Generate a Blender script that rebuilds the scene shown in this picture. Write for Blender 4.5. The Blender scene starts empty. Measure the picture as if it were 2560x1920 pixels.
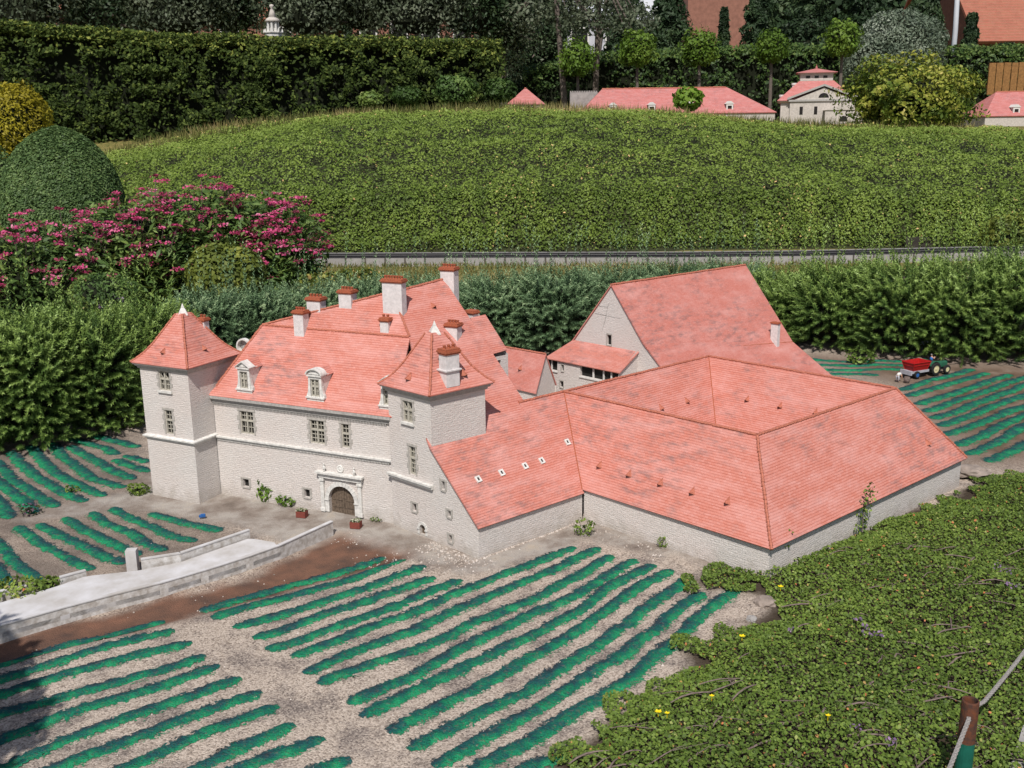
import bpy, bmesh, math, random
import numpy as np
from mathutils import Vector, Matrix, geometry
R = math.radians
random.seed(7)
RNG = np.random.default_rng(11)
scene = bpy.context.scene
C = scene.collection

# ------------------------------------------------------------------ camera
F, PIT, ROLL, CAMH = 2537.4, .2470, -.0132, 1.55      # focal length in photo pixels (2560 wide)
c_, s_ = math.cos(PIT), math.sin(PIT)
cr_, sr_ = math.cos(ROLL), math.sin(ROLL)
RIGHT = np.array([1., 0, 0]); FWD = np.array([0, c_, -s_]); UPV = np.array([0, s_, c_])
EYE = np.array([0, 0, CAMH])
cam_d = bpy.data.cameras.new('camera'); cam = bpy.data.objects.new('camera', cam_d); C.objects.link(cam)
cam_d.sensor_width = 36; cam_d.lens = 36 * F / 2560; cam_d.clip_start = .05; cam_d.clip_end = 2000
Rx = cr_ * RIGHT + sr_ * UPV; Ux = cr_ * UPV - sr_ * RIGHT
cam.matrix_world = Matrix(((Rx[0], Ux[0], -FWD[0], 0), (Rx[1], Ux[1], -FWD[1], 0), (Rx[2], Ux[2], -FWD[2], CAMH), (0, 0, 0, 1)))
scene.camera = cam

# ------------------------------------------------------------------ light
SUN_AZ, SUN_EL = R(-172), R(52)          # where the sun stands: behind the camera, a little left
to_sun = Vector((math.sin(SUN_AZ) * math.cos(SUN_EL), math.cos(SUN_AZ) * math.cos(SUN_EL), math.sin(SUN_EL)))
w = bpy.data.worlds.new('World'); scene.world = w; w.use_nodes = True
nt = w.node_tree
sky = nt.nodes.new('ShaderNodeTexSky'); sky.sky_type = 'NISHITA'; sky.sun_disc = False
sky.sun_elevation = SUN_EL; sky.sun_rotation = SUN_AZ; sky.air_density = 1; sky.dust_density = 1.5
bg = nt.nodes['Background']; bg.inputs[1].default_value = .075
nt.links.new(sky.outputs[0], bg.inputs[0])
sl = bpy.data.lights.new('sun', 'SUN'); sl.energy = 4.2; sl.angle = R(.5); sl.color = (1, .955, .9)
so = bpy.data.objects.new('sun', sl); C.objects.link(so)
so.rotation_euler = (-to_sun).to_track_quat('-Z', 'Y').to_euler()
scene.view_settings.view_transform = 'Standard'; scene.view_settings.look = 'None'
scene.view_settings.exposure = .15; scene.view_settings.gamma = 1
scene.cycles.max_bounces = 6; scene.cycles.diffuse_bounces = 3

# ------------------------------------------------------------------ helpers: sight lines and frames
def ray(px, py):
    a = px - 1280; b = py - 960
    return RIGHT * (cr_ * a + sr_ * b) / F - UPV * (-sr_ * a + cr_ * b) / F + FWD
def G(px, py, z=0.):
    d = ray(px, py); return EYE + d * (z - CAMH) / d[2]
def DY(px, py, y):
    d = ray(px, py); return EYE + d * y / d[1]
def PL(px, py, p0, n):
    d = ray(px, py); return EYE + d * (np.dot(np.array(p0, float) - EYE, n) / np.dot(d, n))
def prow(p):
    q = np.array(p, float) - EYE; dd = q @ FWD
    return 960 + sr_ * F * (q @ RIGHT) / dd - cr_ * F * (q @ UPV) / dd
def VZ(x, y, py):
    lo, hi = -1., 6.
    for _ in range(50):
        m = (lo + hi) / 2
        if prow((x, y, m)) > py: lo = m
        else: hi = m
    return lo
def U(deg): return np.array([math.cos(R(deg)), math.sin(R(deg)), 0.])
def nrm(v): v = np.array(v, float); return v / np.linalg.norm(v)
def A3(p, z=0.): return np.array([p[0], p[1], z], float)
def vnoise(x, y, sc, seed=0):
    x = np.asarray(x, float) / sc + 1000.; y = np.asarray(y, float) / sc + 1000.
    xi = np.floor(x).astype(np.int64); yi = np.floor(y).astype(np.int64); fx = x - xi; fy = y - yi
    fx = fx * fx * (3 - 2 * fx); fy = fy * fy * (3 - 2 * fy)
    def h(a, b):
        n = (a * 374761393 + b * 668265263 + seed * 974711) & 0xffffffff
        n = ((n ^ (n >> 13)) * 1274126177) & 0xffffffff
        return ((n ^ (n >> 16)) & 0xffff) / 65535.
    return (h(xi, yi) * (1 - fx) + h(xi + 1, yi) * fx) * (1 - fy) + (h(xi, yi + 1) * (1 - fx) + h(xi + 1, yi + 1) * fx) * fy
def sstep(a, b, x):
    t = np.clip((np.asarray(x, float) - a) / (b - a), 0, 1); return t * t * (3 - 2 * t)
def sdf(poly, x, y):
    """signed distance to a polygon, positive inside"""
    poly = np.asarray(poly)[:, :2]; d = np.full(np.shape(x), 1e9); ins = np.zeros(np.shape(x), bool)
    n = len(poly)
    for i in range(n):
        a = poly[i]; b = poly[(i + 1) % n]; e = b - a
        t = np.clip(((x - a[0]) * e[0] + (y - a[1]) * e[1]) / (e @ e + 1e-12), 0, 1)
        d = np.minimum(d, np.hypot(x - a[0] - t * e[0], y - a[1] - t * e[1]))
        cnd = ((a[1] > y) != (b[1] > y)) & (x < (b[0] - a[0]) * (y - a[1]) / (b[1] - a[1] + 1e-12) + a[0])
        ins ^= cnd
    return np.where(ins, d, -d)

# ------------------------------------------------------------------ materials
def newmat(name):
    m = bpy.data.materials.new(name); m.use_nodes = True
    n = m.node_tree.nodes; b = n['Principled BSDF']; b.inputs['Specular IOR Level'].default_value = .3
    return m, m.node_tree, b
def N(t, typ, **kw):
    n = t.nodes.new(typ)
    for k, v in kw.items():
        if k in n.inputs: n.inputs[k].default_value = v
        else: setattr(n, k, v)
    return n
def L(t, a, b): t.links.new(a, b)
def mixc(t, fac, a, b, mode='MIX'):
    m = t.nodes.new('ShaderNodeMix'); m.data_type = 'RGBA'; m.blend_type = mode
    for s, v in ((0, fac), (6, a), (7, b)):
        if hasattr(v, 'links') or hasattr(v, 'is_linked'): t.links.new(v, m.inputs[s])
        elif s == 0: m.inputs[0].default_value = v
        else: m.inputs[s].default_value = (*v, 1)
    return m.outputs[2]
def ramp(t, src, stops):
    r = t.nodes.new('ShaderNodeValToRGB'); e = r.color_ramp.elements
    while len(e) < len(stops): e.new(.5)
    for el, (p, col) in zip(e, stops):
        el.position = p; el.color = (*col, 1) if len(col) == 3 else col
    t.links.new(src, r.inputs[0]); return r.outputs[0]
def gray(t, src, a, b): return ramp(t, src, [(a, (0, 0, 0)), (b, (1, 1, 1))])
def noise(t, vec, scale, detail=4, rough=.6):
    n = N(t, 'ShaderNodeTexNoise', Scale=scale, Detail=detail, Roughness=rough)
    if vec is not None: t.links.new(vec, n.inputs['Vector'])
    return n.outputs[0]
def bump(t, b, h, strength=.3, dist=.002):
    n = N(t, 'ShaderNodeBump', Strength=strength, Distance=dist); t.links.new(h, n.inputs['Height']); t.links.new(n.outputs[0], b.inputs['Normal'])
def coords(t):
    return t.nodes.new('ShaderNodeNewGeometry').outputs['Position']
def simple(name, col, rough=.7, var=.25, sc=60, bmp=.15, metal=0, col2=None):
    m, t, b = newmat(name); p = coords(t)
    nz = noise(t, p, sc)
    c2 = col2 or tuple(x * (1 - var) for x in col)
    L(t, mixc(t, gray(t, nz, .35, .68), c2, col), b.inputs['Base Color'])
    b.inputs['Roughness'].default_value = rough; b.inputs['Metallic'].default_value = metal
    if bmp: bump(t, b, nz, bmp, .002)
    return m
def N_scale(t, v, k):
    n = N(t, 'ShaderNodeVectorMath', operation='MULTIPLY'); L(t, v, n.inputs[0]); n.inputs[1].default_value = k; return n.outputs[0]
def tile_mat(name, c1, c2, pale, stain, row=.0105, wdt=.016, k=1.):
    m, t, b = newmat(name)
    uv = t.nodes.new('ShaderNodeUVMap').outputs[0]; p = coords(t)
    wob = N(t, 'ShaderNodeVectorMath', operation='MULTIPLY_ADD')
    nn = N(t, 'ShaderNodeTexNoise', Scale=13., Detail=3.); L(t, uv, nn.inputs['Vector'])
    L(t, nn.outputs[1], wob.inputs[0]); wob.inputs[1].default_value = (.004, .0048, 0); L(t, uv, wob.inputs[2])
    br = N(t, 'ShaderNodeTexBrick', Scale=1.); L(t, wob.outputs[0], br.inputs['Vector'])
    br.inputs['Brick Width'].default_value = wdt; br.inputs['Row Height'].default_value = row
    br.inputs['Mortar Size'].default_value = .0004; br.inputs['Mortar Smooth'].default_value = .3; br.inputs['Bias'].default_value = -.1
    br.inputs['Color1'].default_value = (*c1, 1); br.inputs['Color2'].default_value = (*c2, 1)
    br.inputs['Mortar'].default_value = (.42 * k, .11 * k, .075 * k, 1)
    sp_ = N(t, 'ShaderNodeSeparateXYZ'); L(t, wob.outputs[0], sp_.inputs[0]); dv = N(t, 'ShaderNodeMath', operation='DIVIDE'); L(t, sp_.outputs[1], dv.inputs[0]); dv.inputs[1].default_value = row
    fc = N(t, 'ShaderNodeMath', operation='FRACT'); L(t, dv.outputs[0], fc.inputs[0])
    st = N(t, 'ShaderNodeVectorMath', operation='MULTIPLY'); L(t, uv, st.inputs[0]); st.inputs[1].default_value = (1, 2.6, 1)
    big = noise(t, st.outputs[0], 5, 6, .68); mid = noise(t, st.outputs[0], 14, 5, .7); fine = noise(t, st.outputs[0], 150, 2, .6)
    line = mixc(t, gray(t, noise(t, st.outputs[0], 30, 3), .3, .65), (.30 * k, .075 * k, .05 * k), (.46 * k, .14 * k, .10 * k))
    col = mixc(t, ramp(t, fc.outputs[0], [(0, (.85, .85, .85)), (.16, (.75, .75, .75)), (.34, (0, 0, 0)), (1, (0, 0, 0))]), br.outputs[0], line)
    col = mixc(t, gray(t, big, .44, .70), col, mixc(t, .5, col, pale))
    col = mixc(t, gray(t, noise(t, N_scale(t, uv, (1, 5, 1)), 42, 4, .7), .60, .68), col, mixc(t, .45, col, (.72, .46, .42)))
    g2 = N(t, 'ShaderNodeMath', operation='MULTIPLY'); L(t, gray(t, mid, .47, .66), g2.inputs[0]); L(t, gray(t, noise(t, p, 3.3, 4), .45, .58), g2.inputs[1])
    col = mixc(t, g2.outputs[0], col, mixc(t, .62, col, stain))
    col = mixc(t, gray(t, fine, .69, .76), col, mixc(t, .55, col, (.74, .52, .46)))
    col = mixc(t, gray(t, noise(t, st.outputs[0], 60, 3, .7), .63, .71), col, mixc(t, .55, col, (.15, .07, .06)))
    L(t, col, b.inputs['Base Color']); b.inputs['Roughness'].default_value = .75
    saw = N(t, 'ShaderNodeSeparateXYZ'); L(t, wob.outputs[0], saw.inputs[0])
    mo = N(t, 'ShaderNodeMath', operation='DIVIDE'); L(t, saw.outputs[1], mo.inputs[0]); mo.inputs[1].default_value = row
    fr = N(t, 'ShaderNodeMath', operation='FRACT'); L(t, mo.outputs[0], fr.inputs[0])
    iv = N(t, 'ShaderNodeMath', operation='SUBTRACT'); iv.inputs[0].default_value = 1; L(t, fr.outputs[0], iv.inputs[1])
    ad = N(t, 'ShaderNodeMath', operation='MULTIPLY_ADD'); L(t, fine, ad.inputs[0]); ad.inputs[1].default_value = .5; L(t, iv.outputs[0], ad.inputs[2])
    bump(t, b, ad.outputs[0], .6, .003)
    return m
def stone_mat(name, base, dark, row=.0085, wdt=.02, grime=(.3, .26, .21)):
    m, t, b = newmat(name)
    uv = t.nodes.new('ShaderNodeUVMap').outputs[0]; p = coords(t)
    nn = N(t, 'ShaderNodeTexNoise', Scale=38., Detail=3.); L(t, uv, nn.inputs['Vector'])
    wob = N(t, 'ShaderNodeVectorMath', operation='MULTIPLY_ADD'); L(t, nn.outputs[1], wob.inputs[0]); wob.inputs[1].default_value = (.012, .007, 0); L(t, uv, wob.inputs[2])
    br = N(t, 'ShaderNodeTexBrick', Scale=1.); L(t, wob.outputs[0], br.inputs['Vector'])
    br.inputs['Brick Width'].default_value = wdt; br.inputs['Row Height'].default_value = row
    br.inputs['Mortar Size'].default_value = .0009; br.inputs['Mortar Smooth'].default_value = .5
    br.inputs['Color1'].default_value = (*base, 1); br.inputs['Color2'].default_value = tuple(x * .93 for x in base) + (1,)
    br.inputs['Mortar'].default_value = tuple(x * .86 for x in base) + (1,)
    big = noise(t, p, 5, 4); sm = noise(t, N_scale(t, uv, (1, 2.2, 1)), 75, 4, .7)
    col = mixc(t, gray(t, big, .4, .7), br.outputs[0], mixc(t, .35, br.outputs[0], (.6, .5, .45)))
    col = mixc(t, gray(t, sm, .57, .70), col, mixc(t, .6, col, grime))
    z = N(t, 'ShaderNodeSeparateXYZ'); L(t, p, z.inputs[0])
    zz = N(t, 'ShaderNodeMath', operation='MULTIPLY_ADD'); L(t, noise(t, p, 22, 3), zz.inputs[0]); zz.inputs[1].default_value = .16; L(t, z.outputs[2], zz.inputs[2])
    low = ramp(t, zz.outputs[0], [(.06, (1, 1, 1)), (.13, (0, 0, 0))])
    col = mixc(t, low, col, mixc(t, .5, col, grime))
    L(t, col, b.inputs['Base Color']); b.inputs['Roughness'].default_value = .9
    hb = noise(t, N_scale(t, wob.outputs[0], (1, 3.2, 1)), 46, 5, .72); ad = N(t, 'ShaderNodeMath', operation='MULTIPLY_ADD'); L(t, br.outputs[1], ad.inputs[0]); ad.inputs[1].default_value = -.22; L(t, hb, ad.inputs[2])
    bump(t, b, ad.outputs[0], .6, .007)
    return m
def leaf_mat(name, stops, rough=.55, trans=.25, spec=.25, k=1.):
    stops = [(p_, tuple(min(.8, c_ * k) for c_ in col_)) for p_, col_ in stops]
    m, t, b = newmat(name)
    at = t.nodes.new('ShaderNodeAttribute'); at.attribute_name = 'rnd'
    col = ramp(t, at.outputs['Fac'], stops)
    L(t, col, b.inputs['Base Color']); b.inputs['Roughness'].default_value = rough; b.inputs['Specular IOR Level'].default_value = spec
    tr = t.nodes.new('ShaderNodeBsdfTranslucent'); L(t, col, tr.inputs[0])
    mx = t.nodes.new('ShaderNodeMixShader'); mx.inputs[0].default_value = trans
    L(t, b.outputs[0], mx.inputs[1]); L(t, tr.outputs[0], mx.inputs[2]); L(t, mx.outputs[0], t.nodes['Material Output'].inputs[0])
    return m

M = {}
M['tile'] = tile_mat('roof tiles', (.50, .178, .132), (.54, .222, .178), (.64, .36, .33), (.14, .11, .11))
M['tile_old'] = tile_mat('weathered roof tiles', (.47, .165, .13), (.52, .205, .17), (.60, .33, .30), (.13, .10, .10), row=.0075, wdt=.011)
M['tile_far'] = tile_mat('pink model tiles', (.43, .145, .135), (.47, .175, .165), (.52, .27, .26), (.2, .12, .12), row=.05, wdt=.07)
M['ridge'] = simple('ridge tiles', (.50, .17, .11), .8, .4, 150, .2)
M['brick'] = simple('terracotta chimney brick', (.42, .12, .06), .8, .4, 200, .3)
M['stone'] = stone_mat('limewashed rubble stone', (.645, .60, .565), (.53, .475, .43))
M['stone_far'] = simple('pale model stone', (.55, .5, .45), .9, .25, 25, .2)
M['chim'] = simple('whitewashed chimney render', (.68, .64, .63), .9, .22, 60, .3)
M['parapet_stone'] = simple('stained white parapet', (.62, .60, .58), .95, .5, 48, .6, col2=(.36, .325, .29))
M['trim'] = simple('white painted stone trim', (.72, .70, .66), .8, .3, 70, .15)
M['surround'] = simple('grey stone surround', (.46, .43, .39), .85, .3, 90, .2)
M['cornice'] = simple('grey cornice', (.42, .40, .375), .85, .3, 90, .2)
M['frame'] = simple('cream window wood', (.47, .44, .37), .7, .25, 100, .1)
M['pane'] = simple('dark pane', (.025, .022, .022), .25, .3, 20, 0)
M['hole'] = simple('dark opening', (.02, .018, .016), .9, .2, 20, 0)
M['wood'] = simple('weathered door wood', (.17, .125, .09), .85, .5, 110, .3)
M['white'] = simple('white painted board', (.57, .56, .57), .85, .12, 9, .15, col2=(.40, .375, .35))
M['fence'] = simple('orange stained boards', (.30, .15, .05), .8, .4, 20, .2)
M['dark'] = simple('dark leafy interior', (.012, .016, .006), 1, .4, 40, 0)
M['bark'] = simple('grey bark', (.16, .13, .11), .95, .4, 30, .4)
M['twig'] = simple('woody stems', (.22, .165, .145), .95, .45, 80, .3)
M['rust'] = simple('rusty paint', (.15, .05, .022), .75, .5, 60, .25, col2=(.05, .03, .025))
M['green_paint'] = simple('green post paint', (.012, .12, .085), .4, .3, 40, .05)
M['rope'] = simple('pale rope', (.36, .335, .315), .9, .5, 260, .5)
M['steel'] = simple('dark rail steel', (.045, .042, .045), .6, .4, 40, .1)
M['concrete'] = simple('grey concrete', (.36, .34, .32), .9, .3, 12, .2)
M['rock'] = simple('pinkish rock', (.33, .27, .23), .95, .4, 25, .5)
M['red'] = simple('red toy paint', (.42, .012, .012), .4, .3, 80, 0)
M['tgreen'] = simple('green tractor paint', (.03, .13, .075), .4, .3, 80, 0)
M['rubber'] = simple('black rubber', (.02, .02, .02), .8, .3, 100, 0)
M['rim'] = simple('cream rim', (.62, .55, .32), .6, .2, 80, 0)
M['blue'] = simple('blue paint', (.03, .13, .38), .5, .3, 60, 0)
M['silver'] = simple('pale grey paint', (.40, .40, .44), .5, .2, 60, 0)
M['skin'] = simple('painted skin', (.55, .3, .2), .6, .1, 60, 0)
M['planter'] = simple('red brown planter', (.22, .055, .04), .8, .3, 90, .1)
M['petal_y'] = simple('yellow petals', (.8, .62, .01), .6, .1, 60, 0)
M['houseroof'] = tile_mat('distant brown tiles', (.27, .095, .055), (.31, .12, .07), (.33, .16, .11), (.16, .08, .05), row=.16, wdt=.22)
M['housebrick'] = simple('distant red brick', (.30, .14, .10), .9, .3, 6, .2)
M['housepale'] = simple('distant pale render', (.5, .5, .55), .9, .15, 2, 0)
M['zinc'] = simple('galvanised lamp post', (.5, .52, .56), .5, .1, 3, 0)

g = lambda *a: a
M['mound'] = leaf_mat('ground cover leaves', [(0, (.018, .032, .006)), (.3, (.056, .086, .014)), (.62, (.105, .144, .025)), (.86, (.150, .190, .045)), (.93, (.3, .24, .08)), (1, (.38, .24, .12))], k=2.0)
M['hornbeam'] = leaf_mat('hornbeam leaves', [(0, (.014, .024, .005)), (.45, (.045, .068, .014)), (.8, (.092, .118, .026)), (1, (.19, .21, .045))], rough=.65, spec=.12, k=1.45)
M['hedgeb'] = leaf_mat('beech leaves', [(0, (.015, .03, .008)), (.5, (.04, .075, .016)), (1, (.10, .14, .035))], k=1.5)
M['fir'] = leaf_mat('fir needles', [(0, (.012, .028, .008)), (.5, (.050, .085, .018)), (.85, (.105, .15, .034)), (1, (.16, .22, .07))], trans=.15, k=2.1)
M['firblue'] = leaf_mat('blue fir needles', [(0, (.014, .032, .016)), (.5, (.052, .09, .04)), (.85, (.10, .155, .075)), (1, (.19, .25, .13))], trans=.15, k=1.75)
M['cypress'] = leaf_mat('clipped cypress', [(0, (.018, .036, .012)), (.5, (.056, .095, .03)), (1, (.12, .165, .055))], trans=.2, k=1.7)
M['gold'] = leaf_mat('golden thuja', [(0, (.09, .08, .006)), (.5, (.29, .245, .014)), (1, (.46, .41, .04))])
M['spirea'] = leaf_mat('spirea leaves', [(0, (.014, .028, .008)), (.5, (.045, .08, .02)), (.88, (.11, .15, .035)), (1, (.3, .22, .12))], k=2.0)
M['pink'] = leaf_mat('pink florets', [(0, (.13, .035, .045)), (.35, (.33, .045, .10)), (.75, (.68, .085, .25)), (1, (.74, .30, .43))], trans=.3)
M['golden_bush'] = leaf_mat('golden spirea', [(0, (.03, .045, .008)), (.5, (.12, .15, .025)), (.85, (.24, .25, .05)), (1, (.38, .22, .10))], k=1.2)
M['cotone'] = leaf_mat('cotoneaster leaves', [(0, (.018, .032, .007)), (.45, (.065, .10, .017)), (.85, (.125, .165, .032)), (.95, (.17, .19, .06)), (1, (.3, .09, .04))], rough=.55, spec=.25, k=2.0)
M['bright'] = leaf_mat('bright leaves', [(0, (.05, .10, .01)), (.5, (.13, .23, .025)), (1, (.24, .34, .05))])
M['lolli'] = leaf_mat('fresh robinia leaves', [(0, (.04, .075, .01)), (.5, (.10, .18, .02)), (1, (.20, .28, .045))])
M['silverl'] = leaf_mat('silvery leaves', [(0, (.04, .06, .04)), (.5, (.14, .18, .12)), (1, (.33, .36, .29))], k=1.1)
M['olive'] = leaf_mat('grey willow leaves', [(0, (.02, .03, .015)), (.5, (.07, .09, .05)), (.9, (.16, .18, .12)), (1, (.34, .33, .27))], k=1.2)
M['darkfir'] = leaf_mat('dark conifer', [(0, (.010, .022, .010)), (.6, (.03, .055, .022)), (1, (.075, .11, .045))], k=1.3)
M['yellowbush'] = leaf_mat('variegated leaves', [(0, (.03, .055, .008)), (.45, (.10, .15, .02)), (.75, (.26, .27, .04)), (1, (.52, .42, .14))], k=1.15)
M['drygrass'] = leaf_mat('dry grass', [(0, (.07, .085, .02)), (.5, (.2, .19, .06)), (1, (.36, .28, .12))])
M['whiteflow'] = leaf_mat('pale petals', [(0, (.06, .10, .03)), (.4, (.12, .18, .06)), (.55, (.6, .55, .4)), (1, (.72, .7, .6))])
M['lilac'] = leaf_mat('lilac petals', [(0, (.05, .08, .03)), (.5, (.16, .10, .2)), (1, (.42, .27, .45))])
M['chips'] = leaf_mat('pale stone chips', [(0, (.22, .18, .15)), (.5, (.40, .335, .285)), (1, (.6, .54, .49))], trans=0)

# ------------------------------------------------------------------ mesh building
class MB:
    def __init__(self): self.v = []; self.f = []; self.uv = []
    def face(self, pts, uv=None):
        pts = [np.array(p, float) for p in pts]
        if uv is None:
            n = np.zeros(3)
            for i in range(len(pts)):
                n += np.cross(pts[i] - pts[0], pts[(i + 1) % len(pts)] - pts[0])
            ln = np.linalg.norm(n)
            if ln < 1e-12: return
            n = n / ln
            if abs(n[2]) > .995: uv = [(p[0], p[1]) for p in pts]
            else:
                h = nrm(np.cross([0, 0, 1.], n)); vv = np.cross(n, h)
                uv = [(p @ h, p @ vv) for p in pts]
        i0 = len(self.v); self.v += [tuple(p) for p in pts]; self.f.append(list(range(i0, i0 + len(pts)))); self.uv += [tuple(q) for q in uv]
    def box8(self, q):      # q: 4 bottom (ccw), 4 top
        for a in ((3, 2, 1, 0), (4, 5, 6, 7), (0, 1, 5, 4), (1, 2, 6, 5), (2, 3, 7, 6), (3, 0, 4, 7)): self.face([q[i] for i in a])
    def obox(self, fr, s0, s1, z0, z1, o0, o1):
        p = fr.pt
        self.box8([p(s0, z0, o1), p(s1, z0, o1), p(s1, z0, o0), p(s0, z0, o0), p(s0, z1, o1), p(s1, z1, o1), p(s1, z1, o0), p(s0, z1, o0)])
    def tube(self, pts, rad, seg=6, caps=True):
        pts = [np.array(p, float) for p in pts]; rad = rad if hasattr(rad, '__len__') else [rad] * len(pts)
        rings = []
        for i, p in enumerate(pts):
            d = nrm(pts[min(i + 1, len(pts) - 1)] - pts[max(i - 1, 0)])
            a = np.array([0, 0, 1.]) if abs(d[2]) < .9 else np.array([1., 0, 0])
            x = nrm(np.cross(d, a)); y = np.cross(d, x)
            rings.append([p + rad[i] * (x * math.cos(2 * math.pi * k / seg) + y * math.sin(2 * math.pi * k / seg)) for k in range(seg)])
        for a, b in zip(rings, rings[1:]):
            for k in range(seg): self.face([a[k], a[(k + 1) % seg], b[(k + 1) % seg], b[k]])
        if caps: self.face(rings[0][::-1]); self.face(rings[-1])
    def lathe(self, c, prof, seg=12, axis=None, a0=0., caps=True):
        c = np.array(c, float); axis = nrm(axis if axis is not None else (0, 0, 1))
        t = np.array([1., 0, 0]) if abs(axis[0]) < .9 else np.array([0, 1., 0])
        x = nrm(np.cross(axis, t)); y = np.cross(axis, x); rg = []
        for r, h in prof:
            rg.append([c + axis * h + r * (x * math.cos(2 * math.pi * k / seg + a0) + y * math.sin(2 * math.pi * k / seg + a0)) for k in range(seg)])
        for a, b in zip(rg, rg[1:]):
            for k in range(seg): self.face([a[k], a[(k + 1) % seg], b[(k + 1) % seg], b[k]])
        if caps and prof[0][0] > 1e-5: self.face(rg[0][::-1])
        if caps and prof[-1][0] > 1e-5: self.face(rg[-1])
    def ring(self, corners, prof, closed_top=False):
        """sweep a profile [(outward offset, z)] round a ccw loop of plan corners"""
        cs = [np.array(c[:2], float) for c in corners]; n = len(cs); rg = []
        for off, z in prof:
            r = []
            for i in range(n):
                e0 = nrm(np.append(cs[i] - cs[i - 1], 0))[:2]; e1 = nrm(np.append(cs[(i + 1) % n] - cs[i], 0))[:2]
                n0 = np.array([e0[1], -e0[0]]); n1 = np.array([e1[1], -e1[0]])
                k = (n0 + n1) / (1 + n0 @ n1)
                r.append(np.append(cs[i] + k * off, z))
            rg.append(r)
        for a, b in zip(rg, rg[1:]):
            for k in range(n): self.face([a[k], a[(k + 1) % n], b[(k + 1) % n], b[k]])
        if closed_top: self.face(rg[-1])
        return rg
    def build(self, name, mat, parent=None, smooth=False, solid=0., merge=None, loc=None, disp=0.):
        base = world_loc(parent) if parent is not None else np.array(loc if loc is not None else (0, 0, 0), float)
        me = bpy.data.meshes.new(name)
        me.from_pydata([tuple(np.array(v) - base) for v in self.v], [], self.f)
        ul = me.uv_layers.new(name='UVMap')
        ul.data.foreach_set('uv', np.array(self.uv, np.float32).ravel())
        if merge or solid or smooth:
            bm = bmesh.new(); bm.from_mesh(me); bmesh.ops.remove_doubles(bm, verts=bm.verts, dist=1e-5)
            if solid:
                for f in bm.faces: f.normal_update()
                bmesh.ops.reverse_faces(bm, faces=[f for f in bm.faces if f.normal.z < 0])
            else: bmesh.ops.recalc_face_normals(bm, faces=bm.faces)
            bm.to_mesh(me); bm.free()
        me.materials.append(M[mat])
        if smooth:
            for p in me.polygons: p.use_smooth = True
        o = bpy.data.objects.new(name, me); C.objects.link(o)
        if parent is not None: o.parent = parent
        else: o.location = base
        if solid:
            md = o.modifiers.new('solid', 'SOLIDIFY'); md.thickness = solid; md.offset = -1
        return o
def world_loc(o):
    l = np.zeros(3)
    while o is not None: l += np.array(o.location); o = o.parent
    return l
def tag(o, label=None, cat=None, group=None, kind=None):
    if label: o['label'] = label
    if cat: o['category'] = cat
    if group: o['group'] = group
    if kind: o['kind'] = kind
    return o
def thing(name, label, cat, loc, group=None):
    o = bpy.data.objects.new(name, None); o.empty_display_size = .05; C.objects.link(o); o.location = tuple(loc)
    return tag(o, label, cat, group)
def copy_tree(o, parent=None):
    kids = [c for c in bpy.data.objects if c.parent == o]
    c = o.copy(); C.objects.link(c); c.parent = parent
    for k in kids: copy_tree(k, c)
    return c
def np_mesh(name, V, Fc, mat, parent=None, loc=None, rnd=None, smooth=False, attrs=None):
    base = world_loc(parent) if parent is not None else np.array(loc if loc is not None else (0, 0, 0), float)
    V = np.asarray(V, np.float32) - base.astype(np.float32); Fc = np.asarray(Fc, np.int32)
    me = bpy.data.meshes.new(name); m, k = Fc.shape
    me.vertices.add(len(V)); me.vertices.foreach_set('co', V.astype(np.float32).ravel())
    me.loops.add(m * k); me.loops.foreach_set('vertex_index', Fc.ravel())
    me.polygons.add(m); me.polygons.foreach_set('loop_start', np.arange(0, m * k, k, dtype=np.int32))
    me.update(calc_edges=True); me.validate()
    if rnd is not None:
        a = me.attributes.new('rnd', 'FLOAT', 'FACE'); a.data.foreach_set('value', np.asarray(rnd, np.float32))
    for nm, vals in (attrs or {}).items():
        a = me.attributes.new(nm, 'FLOAT', 'POINT'); a.data.foreach_set('value', np.asarray(vals, np.float32))
    if smooth: me.polygons.foreach_set('use_smooth', np.ones(m, bool))
    me.materials.append(M[mat])
    o = bpy.data.objects.new(name, me); C.objects.link(o)
    if parent is not None: o.parent = parent
    else: o.location = base
    return o
def unit(a): return a / (np.linalg.norm(a, axis=1, keepdims=True) + 1e-9)
def leaf_geo(P, Nn, size, aspect=.55, spread=.7, rng=RNG, hexa=False, jit=.35):
    """many small leaf faces: points, facing directions, size"""
    n = len(P); nn = unit(np.asarray(Nn) + spread * rng.normal(size=(n, 3)))
    t = unit(np.cross(nn, rng.normal(size=(n, 3)))); b = np.cross(nn, t)
    s = (size * (1 - jit + 2 * jit * rng.random(n)))[:, None]
    if hexa:
        k = [(-.5, 0), (-.22, .45), (.22, .45), (.5, 0), (.22, -.45), (-.22, -.45)]
    else: k = [(-.5, 0), (-.02, .5), (.5, 0), (-.02, -.5)]
    V = np.stack([P + t * s * a + b * s * aspect * c + nn * s * .14 * abs(c) for a, c in k], 1)
    m = len(k)
    return V.reshape(-1, 3), np.arange(n * m).reshape(n, m)
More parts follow.
